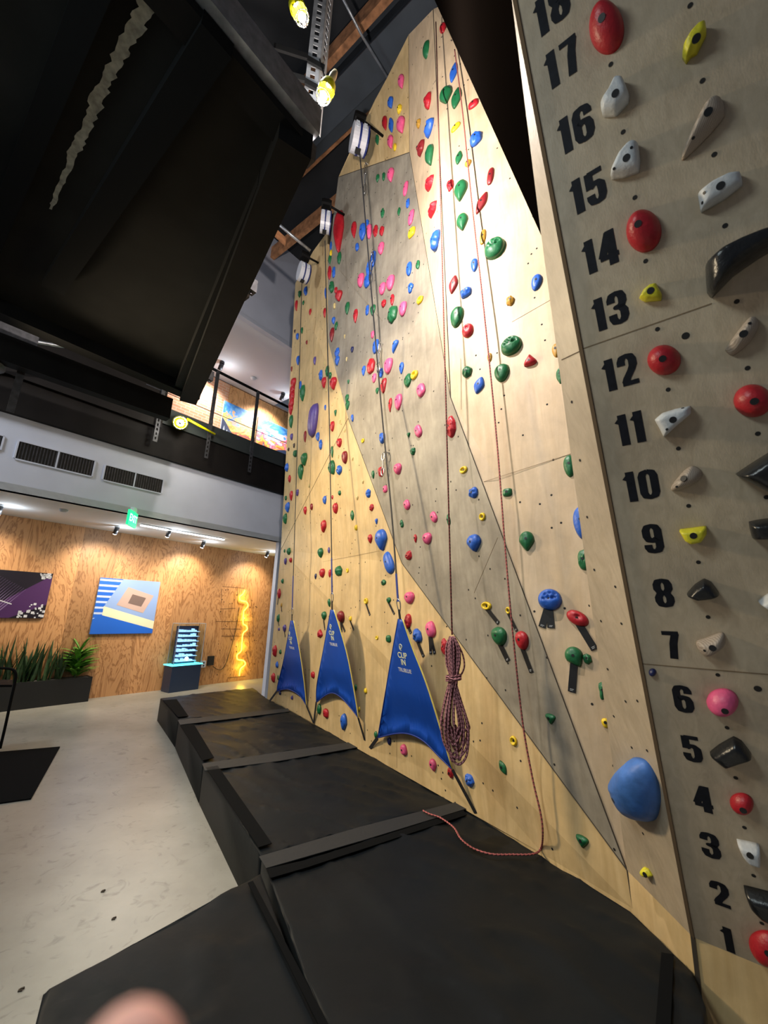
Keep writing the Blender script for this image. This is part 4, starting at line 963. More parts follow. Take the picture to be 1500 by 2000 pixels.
# coil drawn in the plane facing us
vx = ray(885, 1300); vx.z = 0; vx.normalize(); cx_ = vx.cross(UP).normalized()
mpp = (K-CAM).length/FPX*1.02
def cp(x, y, o=0.0): return K+cx_*((x-883)*mpp)+UP*(-(y-1240)*mpp)+vx*o
rr = random.Random(5)
mm = MB()
for k in range(13):
    dx = -13+k*2.15; ox = rr.uniform(-.02, .02); w2 = rr.choice([5, 7, 8, 10, 12, 16, 20])*rr.uniform(.8, 1.1); by = rr.uniform(1400, 1450); xx = 888+dx*.5
    lft = xx-w2*.9-3; rgt = xx+w2
    pts = [cp(883+dx*.25, 1243, ox), cp(884+dx*.9, 1262, ox*1.5), cp(884+dx*.85, 1290, ox), cp(885+dx*.5, 1311, ox*.6), cp(lft*.6+884*.4, 1340, ox), cp(lft-2, 1385, ox*1.6), cp(lft+2, by-18, ox), cp((lft+rgt)/2, by, ox), cp(rgt, by-16, ox), cp(rgt+3, 1388, ox*1.3), cp(rgt*.5+885*.5, 1345, ox), cp(886-dx*.4, 1311, -ox), cp(886-dx*.8, 1285, -ox), cp(885-dx*.7, 1258, -ox), cp(883, 1243, 0)]
    mm.tube(catmull(pts, 5), .0068, 6, L0=k*.13)
mm.tube(catmull([cp(893, 1255, .02), cp(902, 1275, .03), cp(904, 1295, .03), cp(896, 1312, .02)], 5), .0055, 6)
mm.build('rope_coil', M['coil'], rp, True)
mm = MB()
for yy in (1309, 1312.5, 1316):
    mm.tube([cp(885+13*math.cos(g), yy-2*math.cos(g), -.035*math.sin(g)) for g in [2*math.pi*j/20 for j in range(20)]], .0055, 6, close=True)
mm.tube(catmull([cp(872, 1309, -.03), cp(885, 1314, -.045), cp(898, 1311, -.03)], 5), .006, 6); mm.build('wrap_turns', M['coil'], rp, True)
# second rope
R2 = [(888, 97, .04), (903, 215, .06), (922, 400, .08), (940, 560, .10), (957, 720, .11), (972, 880, .12), (985, 1050, .13), (996, 1180, .13), (1008, 1300, .12), (1022, 1420, .10), (1040, 1520, .08), (1056, 1590, .06), (1060, 1630, .05)]
pts = []
for x, y, o_ in R2:
    P, n = wall_hit(x, y); P = onp(x, y, P+n*o_, n); pts.append(P)
pts += [atz(x, y, .345) for x, y in ((1056, 1658), (1040, 1668), (1000, 1669), (960, 1668), (925, 1657), (900, 1638), (886, 1616), (860, 1597), (840, 1590), (826, 1583))]
mm = MB(); mm.tube(catmull(pts, 12), .0058, 8)
tag(mm.build('climbing_rope', M['rope'], None, True), 'red flecked climbing rope down the pale panel, its end lying on pad', 'rope')
# quickdraws on the grey panel
for k, (ya, yb, xa, xb) in enumerate([(322, 384, 720, 717), (497, 553, 733, 729), (672, 732, 749, 746), (884, 930, 757, 755)]):
    A, n = wall_hit(xa, ya); B, n = wall_hit(xb, yb); A = A+n*.05; B = B+n*.05; u = (B-A); L = u.length; u.normalize(); sx = u.cross(n).normalized()
    qd = empty('quickdraw', A, '%s steel quickdraw hanging on the grey panel%s' % (['topmost', 'second highest', 'third highest', 'lowest'][k], [' just right of the top device', '', ' beside a pink hold', ' beside the right belay line'][k]), 'quickdraw', 'quickdraws on the grey panel')
    for cc in (A+u*L*.2, A+u*L*.82):
        mm = MB(); mm.tube([cc+u*(L*.17*math.sin(g))+sx*(.026*math.cos(g)) for g in [2*math.pi*j/16 for j in range(16)]], .006, 6, close=True); mm.build('carabiner', M['chrome'], qd, True)
    mm = MB(); s = sx*.008; mm.box(A+u*L*.34-s, u*L*.33, s*2, n*.006); mm.build('sling', M['galv'], qd)
    mm = MB(); mm.tube([A-n*.05, A+n*.004], .008); mm.build('hanger', M['chrome'], qd)
# ================================================================== STEEL PLATFORM OVERHEAD
PZ = 4.5
pc = [atz(612, 262, PZ), atz(387, 765, PZ), atz(-260, 440, PZ), atz(60, -1000, PZ) if False else atz(-60, -560, PZ), atz(423, 0, PZ)]
# keep the front edge straight along hf
e0 = pc[0]; pc[4] = e0 - hf*1.4; pc[3] = e0 - hf*4.2; pc[2] = pc[1] - hf*3.2
c = sum(pc, V((0, 0, 0)))/5
pf = empty('steel_platform', (c.x, c.y, PZ), 'large black painted steel platform seen from below, with a peeled paint streak', 'platform')
mm = MB(); mm.prism(pc, (0, 0, .12)); mm.build('deck_plate', M['steelblack2'], pf)
def bar(A, B, w_, h_, nm, mt, z=None, par=pf, up=0):
    d = (B-A); s = d.cross(UP).normalized()*w_/2; mm = MB(); mm.box(A-s+UP*up, d, s*2, UP*h_); return mm.build(nm, mt, par)
inn = lambda A, B, t: A+(B-A)*t
ein = ((pc[1]-pc[0]).cross(UP)).normalized(); ein = ein if ein.dot(c-pc[0]) > 0 else -ein
bar(pc[0]+ein*.10, pc[1]+ein*.10, .20, .34, 'edge_beam', M['steelblack'], up=-.20)
bar(pc[0]-hf*.15+ (pc[1]-pc[0]).normalized()*.45, pc[1]-hf*.25, .12, .16, 'inner_beam', M['steelblack'], up=-.12)
bar(pc[1]-nf*0.0, pc[2], .16, .28, 'back_beam', M['steelblack'], up=-.14)
bar(pc[1]-nf*.55-hf*.1, pc[2]-nf*.75, .14, .3, 'back_beam', M['steelblack'], up=-.3)
bar(pc[0]+hf*.02, pc[4]-hf*2.8, .07, .20, 'front_angle', M['galv'], up=-.01)
bar(pc[0]-nf*.10, pc[4]-hf*2.8-nf*.10, .16, .06, 'front_flange', M['steelblack'], up=-.08)
A = atz(408, 85, PZ-.02); B = atz(192, 435, PZ-.02); bar(A+nf*.1, A-nf*2.6, .16, .10, 'cross_joist', M['velcro'], up=-.10)
A = atz(150, 60, PZ-.02); bar(A+nf*.8, A-nf*2.6, .12, .06, 'cross_joist', M['velcro'], up=-.06)
# peeled streak
ctr = [(300, -15), (282, 20), (262, 55), (240, 90), (226, 125), (205, 160), (188, 195), (175, 235), (158, 270), (142, 300), (132, 330), (118, 360), (104, 395), (97, 412)]
wds = [50, 44, 42, 36, 33, 30, 38, 22, 27, 25, 16, 13, 12, 4]
mm = MB(); rr = random.Random(9); ring = []
Lp, Rp = [], []
for i in range(len(ctr)-1):
    for j in range(5):
        t = j/5; x = ctr[i][0]*(1-t)+ctr[i+1][0]*t; y = ctr[i][1]*(1-t)+ctr[i+1][1]*t; w_ = wds[i]*(1-t)+wds[i+1]*t
        Lp.append(atz(x-w_*.5*rr.uniform(.45, 1.1), y-w_*.15, PZ-.003)); Rp.append(atz(x+w_*.5*rr.uniform(.45, 1.1), y+w_*.2, PZ-.003))
for i in range(len(Lp)-1): mm.poly([Lp[i], Lp[i+1], Rp[i+1], Rp[i]])
mm.build('peeled_streak', M['primer'], pf)
# clamps along the right edge
for (x, y) in ((486, 520), (478, 570), (492, 560), (410, 735), (602, 300)):
    P = atz(x, y, PZ-.1); mm = MB(); mm.cbox(P, .06, .07, .12, (hf, nf, UP)); mm.tube([P-UP*.08, P+UP*.12], .012, 8); mm.build('beam_clamp', M['galvdark'], pf)
# slotted steel hanger with the work lamp
hp = atd(636, 150, 4.3); 
pt = empty('slotted_steel_post', hp, 'upright slotted galvanised steel angle at top, beside the yellow work lamp', 'steel post')
bz = -.15
xh = ray(630, 100); xh.z = 0; xh.normalize(); xs = xh.cross(UP).normalized()
def slotted(base, L, w_, X, Yv, parent, nm='slotted_flange', step=.09, mt='galv'):
    mm = MB(); t_ = .004; sl = w_*.36
    mm.box(base, X*(w_-sl)/2, Yv*t_, UP*L); mm.box(base+X*(w_+sl)/2, X*(w_-sl)/2, Yv*t_, UP*L)
    k = 0; z = 0
    while z < L:
        mm.box(base+X*(w_-sl)/2+UP*z, X*sl, Yv*t_, UP*min(step*.45, L-z)); z += step
    return mm.build(nm, M[mt], parent)
b0 = atd(588, 232, 4.75)
slotted(b0, 2.6, .11, xs, xh, pt); slotted(b0+xs*.11, 2.6, .11, (xh*.75+xs*.5).normalized(), -xs, pt)
for k, (zz, w_) in enumerate(((.35, .34), (.62, .36), (.15, .26))):
    mm = MB(); Q = b0+UP*zz
    mm.box(Q-xs*.28-xh*.04, xs*.28+UP*.02, UP*.06, xh*.02); mm.box(Q-xh*.04, xs*.15-UP*.04, UP*.06, xh*.02)
    mm.box(Q-xs*.28-xh*.04, xh*.3, UP*.06, xs*.015); mm.build('angle_bracket', M['steelblack'], pt)
def worklamp(P, label, cage=1, rot=0.0, aim=None, s=1.0):
    W_ = empty('work_lamp', P, label, 'work lamp', 'caged work lamps')
    d = (aim or -UP).normalized(); a = d.orthogonal().normalized(); b = d.cross(a)
    mm = MB(); mm.tube([P-d*.22*s, P-d*.17*s, P-d*.08*s], [.018*s, .026*s, .024*s], 12); mm.build('handle', M['cream'], W_, True)
    mm = MB(); mm.tube([P-d*.09*s, P-d*.07*s, P-d*.02*s, P+d*.0*s], [.025*s, .05*s, .058*s, .052*s], 16, caps=False); mm.build('guard_shell', M['yellowp'], W_, True)
    mm = MB()
    for k in range(6):
        g = math.pi*k/6; e = a*math.cos(g)+b*math.sin(g)
        mm.tube([P+e*(.055*s*math.cos(q_))+d*(.12*s*math.sin(q_)) for q_ in [math.pi*j/12 for j in range(13)]], .0028*s, 5)
    mm.tube([P+d*.06*s+(a*math.cos(g)+b*math.sin(g))*.049*s for g in [2*math.pi*j/18 for j in range(18)]], .0028*s, 5, close=True)
    mm.build('wire_cage', M['chrome'], W_, True)
    mm = MB(); mm.sphere(P+d*.055*s, .028*s, ax=(a, b, d)); mm.build('bulb', M['bulb'], W_, True)
    return W_
wk = worklamp(atd(636, 178, 4.05), 'yellow caged work lamp hanging from the slotted steel post', aim=-UP*1+xs*-.25)
mm = MB(); hk = atd(636, 178, 4.05); mm.tube([hk+UP*.21+xs*.05, hk+UP*.30+xs*.04+xh*.2, b0+UP*.75+xs*.1], .006, 6); mm.build('hanging_hook', M['steelblack'], wk, True)
worklamp(atd(584, 22, 4.6), 'bright caged work lamp at the very top of the picture', aim=-UP*.6+xs*.3)
WL = onp(352, 826, FPL+nf*.35, nf)
wlm = worklamp(WL, 'glowing round work lamp mounted on the mezzanine beam', aim=(CAM-WL).normalized(), s=2.1)
A = onp(365, 818, FPL+nf*.3, nf); B = onp(420, 848, FPL+nf*.3, nf)
mm = MB(); mm.tube([A, B], .022); mm.build('yellow_arm', M['yellowp'], wlm, True)
lamp('POINT', WL+nf*.3, 30, (1, .96, .80), .08)
# pipe, duct on the left below the platform
mm = MB(); mm.tube(catmull([onp(x, y, FPL+nf*1.2, nf) for x, y in ((18, 660), (60, 666), (120, 676), (180, 683), (240, 686))], 5), .02, 8)
tag(mm.build('conduit_pipe', M['galv'], None, True), 'shiny conduit pipe under the platform at the left edge', 'conduit')
P = onp(8, 672, FPL+nf*1.2, nf); du = empty('duct_fitting', P, 'grey metal duct fitting at left edge below the platform', 'duct')
mm = MB(); mm.cbox(P+UP*.1, .5, .3, .16, (hf, nf, UP)); mm.build('duct_box', M['galvdark'], du)
mm = MB(); mm.tube([P-UP*.32-hf*.1, P-UP*.02-hf*.1], .17, 20); mm.build('duct_drum', M['galvdark'], du, True)
mm = MB(); mm.box(P+hf*.16-UP*.75, hf*.07, nf*.005, UP*.65)
mm.build('hanger_strap', M['galvdark'], du)
# black frame hanging under the platform at left, in front of the beam
# ================================================================== MEZZANINE RAIL
RP = FPL+nf*.16
rl = empty('mezzanine_railing', onp(450, 900, RP, nf), 'black steel mezzanine railing with top rail in front of the mountain paintings', 'railing')
A = onp(300, 675, RP, nf); A.z = 6.1; B = onp(570, 811, RP, nf); B.z = 6.1
mm = MB(); mm.tube([A, B], .028, 10); mm.build('top_rail', M['steelblack'], rl, True)
mm = MB(); mm.tube([A-UP*.13-nf*.02, B-UP*.13-nf*.02], .007, 6); mm.tube([A-UP*.85, B-UP*.85], .007, 6); mm.build('cable_rail', M['galvdark'], rl, True)
for x, y0, y1 in ((322, 745, 860), (424, 735, 885), (502, 778, 912)):
    A = onp(x, y0, RP, nf); 
    o = A.copy(); o.z = 5.0
    zt = 6.1; 
    mm = MB(); mm.box(V((A.x, A.y, 4.75))-hf*.03, hf*.06, nf*.03, UP*1.35); mm.build('post', M['galvdark'], rl)
    slotted(V((A.x, A.y, 4.32))-hf*.035+nf*.03, .75, .07, hf, nf, rl, 'slotted_bracket', .08, 'galvdark')
mm = MB(); gx = aat(322, 800, RP); A = RP+hf*gx; mm.box(V((A.x, A.y, 4.6))-hf*6, hf*6, nf*-.03, UP*2.1); mm.build('guard_panel', M['mezz'], rl)
# paintings
def quadon(P0, pxs, off=0.0): return [onp(x, y, P0+nf*off, nf) for x, y in pxs]
def canvas(name, P0, x0, x1, yt, yb, label, cat, mats, art, th=.04, group=None):
    """rectangle on a far wall: left/right px, top/bottom px read at the left edge"""
    a0 = aat(x0, yt, P0); z1 = onp(x0, yt, P0, nf).z; z0 = onp(x0, yb, P0, nf).z; a1 = aat(x1, yt+.0, P0)
    O = P0+hf*a0; O = V((O.x, O.y, z0)); Wd = a1-a0; Hh = z1-z0
    mm = MB(); mm.box(O, hf*Wd, UP*Hh, nf*th, 0)
    def pt(u, v_, k=1): return O+hf*(u*Wd)+UP*(v_*Hh)+nf*(th+.0012*k)
    art(mm, pt)
    o = mm.build(name, mats, None); return tag(o, label, cat, group), O, Wd, Hh
def rects(mm, pt, pts, mi, k): mm.ngon([pt(u, v_, k) for u, v_ in pts], mi)
def mountain(seed):
    m_, t, b = newmat('swirled mountain sunset'); N = t.nodes; L = t.links
    uv = N.new('ShaderNodeUVMap'); mp = N.new('ShaderNodeMapping'); mp.inputs['Location'].default_value = (seed, 0, 0); mp.inputs['Scale'].default_value = (1.5, 3.2, 1); L.new(uv.outputs[0], mp.inputs[0])
    n = N.new('ShaderNodeTexNoise'); n.inputs['Scale'].default_value = 1.7; n.inputs['Detail'].default_value = 7; n.inputs['Distortion'].default_value = 1.6; L.new(mp.outputs[0], n.inputs['Vector'])
    sx = N.new('ShaderNodeSeparateXYZ'); L.new(uv.outputs[0], sx.inputs[0])
    a = N.new('ShaderNodeMath'); a.operation = 'MULTIPLY_ADD'; a.inputs[1].default_value = .9; L.new(n.outputs['Fac'], a.inputs[0])
    b2 = N.new('ShaderNodeMath'); b2.operation = 'MULTIPLY_ADD'; b2.inputs[1].default_value = .75; b2.inputs[2].default_value = -.32; L.new(sx.outputs[1], b2.inputs[0]); L.new(b2.outputs[0], a.inputs[2])
    r = N.new('ShaderNodeValToRGB'); cr = r.color_ramp; cr.interpolation = 'LINEAR'
    cols = [(.0, (.02, .03, .07)), (.22, (.55, .6, .65)), (.30, (.03, .05, .12)), (.38, (.75, .15, .05)), (.46, (.9, .5, .1)), (.54, (.85, .08, .22) if seed > 1 else (.9, .7, .25)), (.62, (.8, .6, .65) if seed > 1 else (.85, .35, .1)), (.72, (.1, .35, .7)), (.82, (.04, .2, .6)), (1, (.2, .5, .8))]
    cr.elements[0].position = 0; cr.elements[0].color = (*cols[0][1], 1); cr.elements[1].position = 1; cr.elements[1].color = (*cols[-1][1], 1)
    for p_, c_ in cols[1:-1]: e = cr.elements.new(p_); e.color = (*c_, 1)
    L.new(a.outputs[0], r.inputs[0]); L.new(r.outputs[0], b.inputs['Base Color']); b.inputs['Roughness'].default_value = .4
    return m_
def art_m(mm, pt): mm.poly([pt(0, 0), pt(1, 0), pt(1, 1), pt(0, 1)], 1, [(0, 0), (1, 0), (1, 1), (0, 1)])
def art_m1(mm, pt):
    art_m(mm, pt)
    rects(mm, pt, [(0, 0), (.95, 0), (.7, .16), (.45, .3), (.3, .38), (.14, .52), (0, .62)], 2, 2)
    for k in range(7):
        u = .04+k*.1; h = .5-k*.065; rects(mm, pt, [(u, h*.1), (u+.03, h*.25), (u+.01, h*.55), (u+.05, h*.9), (u+.1, h*.5), (u+.07, h*.3)], 3, 3)
def art_m2(mm, pt):
    art_m(mm, pt)
    rects(mm, pt, [(0, 0), (1, 0), (1, .42), (.8, .5), (.6, .44), (.4, .3), (.2, .34), (0, .25)], 2, 2)
    for k in range(9):
        u = .03+k*.105; h = .2+.2*(k/9); rects(mm, pt, [(u, .03), (u+.06, h*.4), (u+.02, h*.7), (u+.08, h), (u+.11, h*.5), (u+.07, .1)], 3, 3)
dkm = simple('dark mountain paint', (.03, .045, .1), .5); snw = simple('snow paint', (.6, .68, .72), .5)
canvas('mountain_painting', MP+nf*.03, 437, 498, 783, 872, 'left mountain painting with orange sky on the mezzanine wall', 'painting', [M['white'], mountain(0.3), dkm, snw], art_m1, group='mountain paintings')
canvas('mountain_painting', MP+nf*.03, 504, 575, 814, 905, 'right mountain painting with pink sky on the mezzanine wall', 'painting', [M['white'], mountain(2.2), dkm, snw], art_m2, group='mountain paintings')
blk, pur, lin, wht = simple('print black', (.006, .005, .015), .35), simple('print purple', (.06, .02, .10), .35), simple('print lines', (.25, .18, .36), .35), simple('print white', (.6, .62, .68), .4)
def art_c(mm, pt):
    rects(mm, pt, [(0, 0), (1, 0), (1, 1), (0, 1)], 1, 1); rects(mm, pt, [(.2, 0), (.95, .9), (1, .9), (1, .3), (.6, 0)], 2, 2)
    for k in range(16):
        o_ = k*.028; rects(mm, pt, [(.30+o_, .95-o_*.8), (.302+o_, .96-o_*.8), (.02+o_, .25-o_*.5), (.0+o_, .25-o_*.5)], 3, 3)
    for k in range(9): rects(mm, pt, [(0, .30-k*.03), (.32-k*.012, .05-k*.01), (.32-k*.012, .04-k*.01), (0, .288-k*.03)], 3, 4)
    rects(mm, pt, [(0, .62), (.6, .30), (.6, .28), (0, .59)], 4, 4)
    r3 = random.Random(4)
    for k in range(60):
        u = r3.uniform(.68, .97); v_ = r3.uniform(.0, .30)*(1 if u > .8 else .5); s_ = r3.uniform(.01, .04)
        if r3.random() < .4: v_ = r3.uniform(.85, .97); u = r3.uniform(.84, .97)
        rects(mm, pt, [(u, v_), (min(1, u+s_), v_), (min(1, u+s_), min(1, v_+s_*1.4)), (u, min(1, v_+s_*1.4))], 4, 5)
a0 = aat(108, 1122, WP)
canvas('circuit_picture', WP, -75, 106, 1107, 1206, 'dark purple circuit board picture above the planter', 'picture', [blk, blk, pur, lin, wht], art_c, group=None)
cb1, cb2, cb3, cb4, cb5, cb6 = simple('print sky blue', (.26, .38, .68), .35), simple('print royal blue', (.02, .13, .62), .35), simple('print cream', (.78, .74, .52), .35), simple('print copper', (.50, .36, .32), .35), simple('print brown', (.17, .12, .11), .35), simple('print light', (.5, .6, .82), .35)
def art_b(mm, pt):
    rects(mm, pt, [(0, 0), (1, 0), (1, 1), (0, 1)], 2, 1)
    for k in range(9): rects(mm, pt, [(0, .98-k*.10), (.42, .98-k*.10), (.42, .94-k*.10), (0, .945-k*.10)], 6, 2)
    rects(mm, pt, [(.36, 1), (1, 1), (1, .22), (.13, .48), (.16, .55)], 1, 3)
    rects(mm, pt, [(.13, .49), (1, .23), (1, .08), (.13, .33)], 3, 4)
    rects(mm, pt, [(0, .26), (.13, .33), (1, .08), (1, 0), (0, 0)], 2, 4)
    rects(mm, pt, [(.46, .86), (.92, .72), (.78, .38), (.32, .52)], 4, 5); rects(mm, pt, [(.55, .73), (.79, .67), (.73, .50), (.50, .56)], 5, 6)
canvas('chip_picture', WP, 195, 313, 1128, 1238, 'blue and cream picture of a copper square chip beside the planter', 'picture', [cb1, cb1, cb2, cb3, cb4, cb5, cb6], art_b)
# ================================================================== BULKHEAD VENTS
for k, (x0, x1, yt, yb, lab) in enumerate([(-110, 6, 822, 852, 'dark slatted air vent cut off at the left picture edge'), (38, 184, 862, 897, 'wider dark slatted air vent on the white bulkhead'), (207, 318, 909, 938, 'right-hand dark slatted air vent on white bulkhead')]):
    a0 = aat(x0, yt, FPL); z1 = onp(x0, yt, FPL, nf).z; z0 = onp(x0, yb, FPL, nf).z
    Pr = onp(x1, yt, FPL, nf); a1 = aat(x1, {0: 852, 1: 903, 2: 938}[k], FPL)
    O = FPL+hf*a0; O.z = z0; Wd = a1-a0; Hh = z1-z0
    E_ = empty('air_vent', O, lab, 'vent', 'vents in the bulkhead')
    mm = MB(); mm.box(O, hf*Wd, UP*Hh, nf*.004); mm.build('vent_backing', M['hole'], E_)
    mm = MB(); t_ = .02
    mm.box(O, hf*Wd, UP*-t_, nf*.015); mm.box(O+UP*Hh, hf*Wd, UP*t_, nf*.015); mm.box(O-hf*t_, hf*t_, UP*Hh, nf*.015); mm.box(O+hf*Wd, hf*t_, UP*Hh, nf*.015); mm.box(O+hf*(Wd/2-.01), hf*.02, UP*Hh, nf*.012)
    mm.build('vent_frame', M['bulk'], E_)
    mm = MB(); u = .02
    while u < Wd: mm.box(O+hf*u, hf*.011, UP*Hh, nf*.010); u += .036
    mm.build('louvres', M['galvdark'], E_)
# ================================================================== LOW CEILING FIXTURES
CZ = 3.1
P = atz(262, 992, CZ); ex = empty('exit_sign', P, 'green glowing exit sign hanging from the low ceiling', 'exit sign')
sgX = (hf*.3+nf*.95).normalized()
v2 = ray(262, 1005); v2.z = 0; v2.normalize(); sgX = v2.cross(UP).normalized(); sgX = (sgX*.30+v2*.9).normalized(); sgN = sgX.cross(UP).normalized(); sgN = sgN if sgN.dot(CAM-P) > 0 else -sgN
mm = MB(); mm.cbox(P-UP*.17, .34, .03, .22, (sgX, sgN, UP)); mm.build('sign_panel', M['exit'], ex)
mm = MB(); mm.cbox(P-UP*.03, .12, .05, .06, (sgX, sgN, UP)); mm.build('mount', M['white'], ex)
tX = sgX if sgX.dot(v2.cross(UP)) > 0 else -sgX
textmesh('EXIT', .15, P-UP*.17+sgN*.017, tX, UP, sgN, M['exitw'], ex, bold=.003)
lamp('POINT', P-UP*.2+sgN*.15, 1.6, (.05, 1, .4), .05)
A, B = atz(275, 1027, CZ-.035), atz(437, 1055, CZ-.035); ll = empty('linear_light', (A+B)/2, 'long white linear light fitting under the low ceiling', 'ceiling light')
s = (B-A).cross(UP).normalized()*.03; mm = MB(); mm.box(A-s, B-A, s*2, UP*.02); mm.build('light_strip', M['led'], ll)
mm = MB(); mm.box(A-s*1.2+UP*.018, B-A, s*2.4, UP*.01); mm.build('light_housing', M['white'], ll)
la = lamp('AREA', (A+B)/2-UP*.06, 26, (1, .93, .84), .3, (A+B)/2-UP*2); la.data.shape = 'RECTANGLE'; la.data.size = 1.6; la.data.size_y = .1
for k, (x, y, lab) in enumerate([(230, 1027, 'ceiling spotlight just left of the green exit sign'), (332, 1033, 'ceiling fitting on the long linear light'), (399, 1056, 'ceiling spotlight below the right end of linear light'), (524, 1076, 'glowing ceiling spotlight close to the climbing wall'), (2, 985, 'ceiling spotlight at the left picture edge')]):
    P = atz(x, y, CZ); E_ = empty('ceiling_spotlight', P, lab, 'spotlight', 'spotlights under the low ceiling')
    mm = MB(); mm.tube([P, P-UP*.03], .045, 14); mm.build('canopy', M['white'], E_)
    dr_ = (-nf*.6-UP).normalized(); mm = MB(); mm.tube([P-UP*.03, P-UP*.03+dr_*.13], .038, 14); mm.build('lamp_head', M['galvdark'], E_, True)
    mm = MB(); mm.disc(P-UP*.03+dr_*.132, dr_, .032, .004, 14); mm.build('lens', M['bulb'], E_)
    lamp('POINT', P-UP*.16+hf*.1, 4.5, (.84, .93, 1), .03)
    tgt = P-UP*2.0-nf*1.4
    lamp('SPOT', P-UP*.2-nf*.02, 95, (1, .84, .62), .04, tgt, 105, .8)
P = atz(125, 995, CZ); mm = MB(); mm.tube([P, P-UP*.03, P-UP*.045], [.06, .055, .03], 16)
tag(mm.build('smoke_detector', M['white'], None, True), 'small round smoke detector on the low ceiling', 'smoke detector')
# mezzanine ceiling lights
for (x, y, lab) in ((434, 707, 'left dark spotlight under the mezzanine ceiling'), (553, 768, 'right dark spotlight under the mezzanine ceiling')):
    P = atz(x, y, 7.72); E_ = empty('mezzanine_spotlight', P, lab, 'spotlight', 'spotlights above the mezzanine')
    mm = MB(); mm.tube([P, P-UP*.05], .06, 12); mm.build('canopy', M['galvdark'], E_)
    mm = MB(); mm.tube([P-UP*.05, P-UP*.2-nf*.08], .055, 12); mm.build('lamp_head', M['galvdark'], E_, True)
    lamp('SPOT', P-UP*.32-nf*.1, 230, (1, .94, .88), .05, P-UP*2-nf*1.5, 120, .8)
    lamp('POINT', P-UP*.35+hf*.15, 7, (.9, .95, 1), .04)
P = atz(495, 738, 7.72); mm = MB(); mm.tube([P, P-UP*.04, P-UP*.06], [.08, .07, .03], 14); tag(mm.build('ceiling_sensor', M['white'], None, True), 'small white ceiling sensor between the mezzanine spotlights', 'sensor')
# ================================================================== PLANTER AND PLANTS
F0 = atz(172, 1370, 0); PH = onp(178, 1322, F0, V((F0.x, F0.y, 0)).normalized()).z
pl_ = empty('planter_box', F0-hf*1.2, 'long low black planter box against the wooden wall', 'planter')
O = F0-hf*2.9; mm = MB(); D_ = .24
mm.box(O, hf*2.9, -nf*D_, UP*(PH-.02)); mm.build('box_body', M['planter'], pl_)
mm = MB(); mm.box(O+UP*(PH-.02), hf*2.9, -nf*.03, UP*.02); mm.box(O+UP*(PH-.02)-nf*(D_-.03), hf*2.9, -nf*.03, UP*.02); mm.box(O+UP*(PH-.02)+hf*2.87, hf*.03, -nf*D_, UP*.02); mm.build('rim', M['planter'], pl_)
mm = MB(); mm.box(O+UP*(PH-.018)-nf*.03, hf*2.86, -nf*(D_-.06), UP*.012); mm.build('gravel', M['soil'], pl_)
def blade(mm, base, d, L, w_, bend, out, seg=6, mi=0):
    side_v = d.cross(out).normalized() if d.cross(out).length > .01 else d.orthogonal().normalized()
    prev = None; p = base.copy(); dd = d.copy()
    for k in range(seg+1):
        t = k/seg; wk = w_*(math.sin(math.pi*min(1, .25+t*.75))**.8 if t < .999 else 0.02)
        nrm = side_v.cross(dd).normalized()
        cur = (p-side_v*wk/2+nrm*wk*.12, p.copy(), p+side_v*wk/2+nrm*wk*.12)
        if prev: mm.poly([prev[0], prev[1], cur[1], cur[0]], mi); mm.poly([prev[1], prev[2], cur[2], cur[1]], mi)
        prev = cur; p = p+dd*(L/seg); dd = (dd+out*bend/seg-UP*abs(bend)*.5*t/seg).normalized()
rr = random.Random(12)
def plantat(u, v_): return O+hf*u-nf*v_+UP*(PH-.01)
def plant(u, kind, label, n, L, sp, tint):
    c0 = plantat(u, .12); E_ = empty(kind, c0, label, 'plant', 'plants in the planter box'); mm = MB()
    for k in range(n):
        g = rr.uniform(0, 6.283); o_ = (hf*math.cos(g)+nf*math.sin(g)*.7)
        bpos = c0+hf*rr.uniform(-sp, sp)+nf*rr.uniform(-.06, .08)
        if kind == 'snake_plant': blade(mm, bpos, (UP+o_*rr.uniform(.05, .38)).normalized(), L*rr.uniform(.55, 1.1), rr.uniform(.035, .06), .15, o_)
        else:
            h = rr.uniform(.03, .42); blade(mm, c0+o_*.02+UP*h, (UP*rr.uniform(.5, 1.6)+o_).normalized(), L*rr.uniform(.6, 1.05), rr.uniform(.065, .095), 2.2, o_)
    mm.build('foliage', [M[tint]], E_, True)
    if kind != 'snake_plant':
        mm = MB(); mm.tube([c0, c0+UP*.45], .014, 8); mm.build('stem', M['leafdark'], E_)
        mm = MB()
        for k in range(8):
            g = rr.uniform(0, 6.283); o_ = (hf*math.cos(g)+nf*math.sin(g)); blade(mm, c0+UP*.45, (UP*1.6+o_*.7).normalized(), L*.9, .045, .8, o_)
        mm.build('new_leaves', [M['leafbright']], E_, True)
plant(2.66, 'dracaena', 'bright green bushy leafy plant at planter right end', 80, .36, .1, 'leafbright')
plant(2.22, 'snake_plant', 'dark sword-leaved plant beside the bushy right-hand plant', 34, .62, .22, 'leafdark')
plant(1.78, 'snake_plant', 'tallest dark sword-leaved plant in the middle of planter', 32, .72, .2, 'leafdark')
plant(1.28, 'dracaena', 'bushy leafy plant at the left behind the tube chair', 70, .36, .1, 'leafbright')
plant(.75, 'snake_plant', 'dark sword-leaved plant cut off at the left edge', 26, .6, .2, 'leafdark')
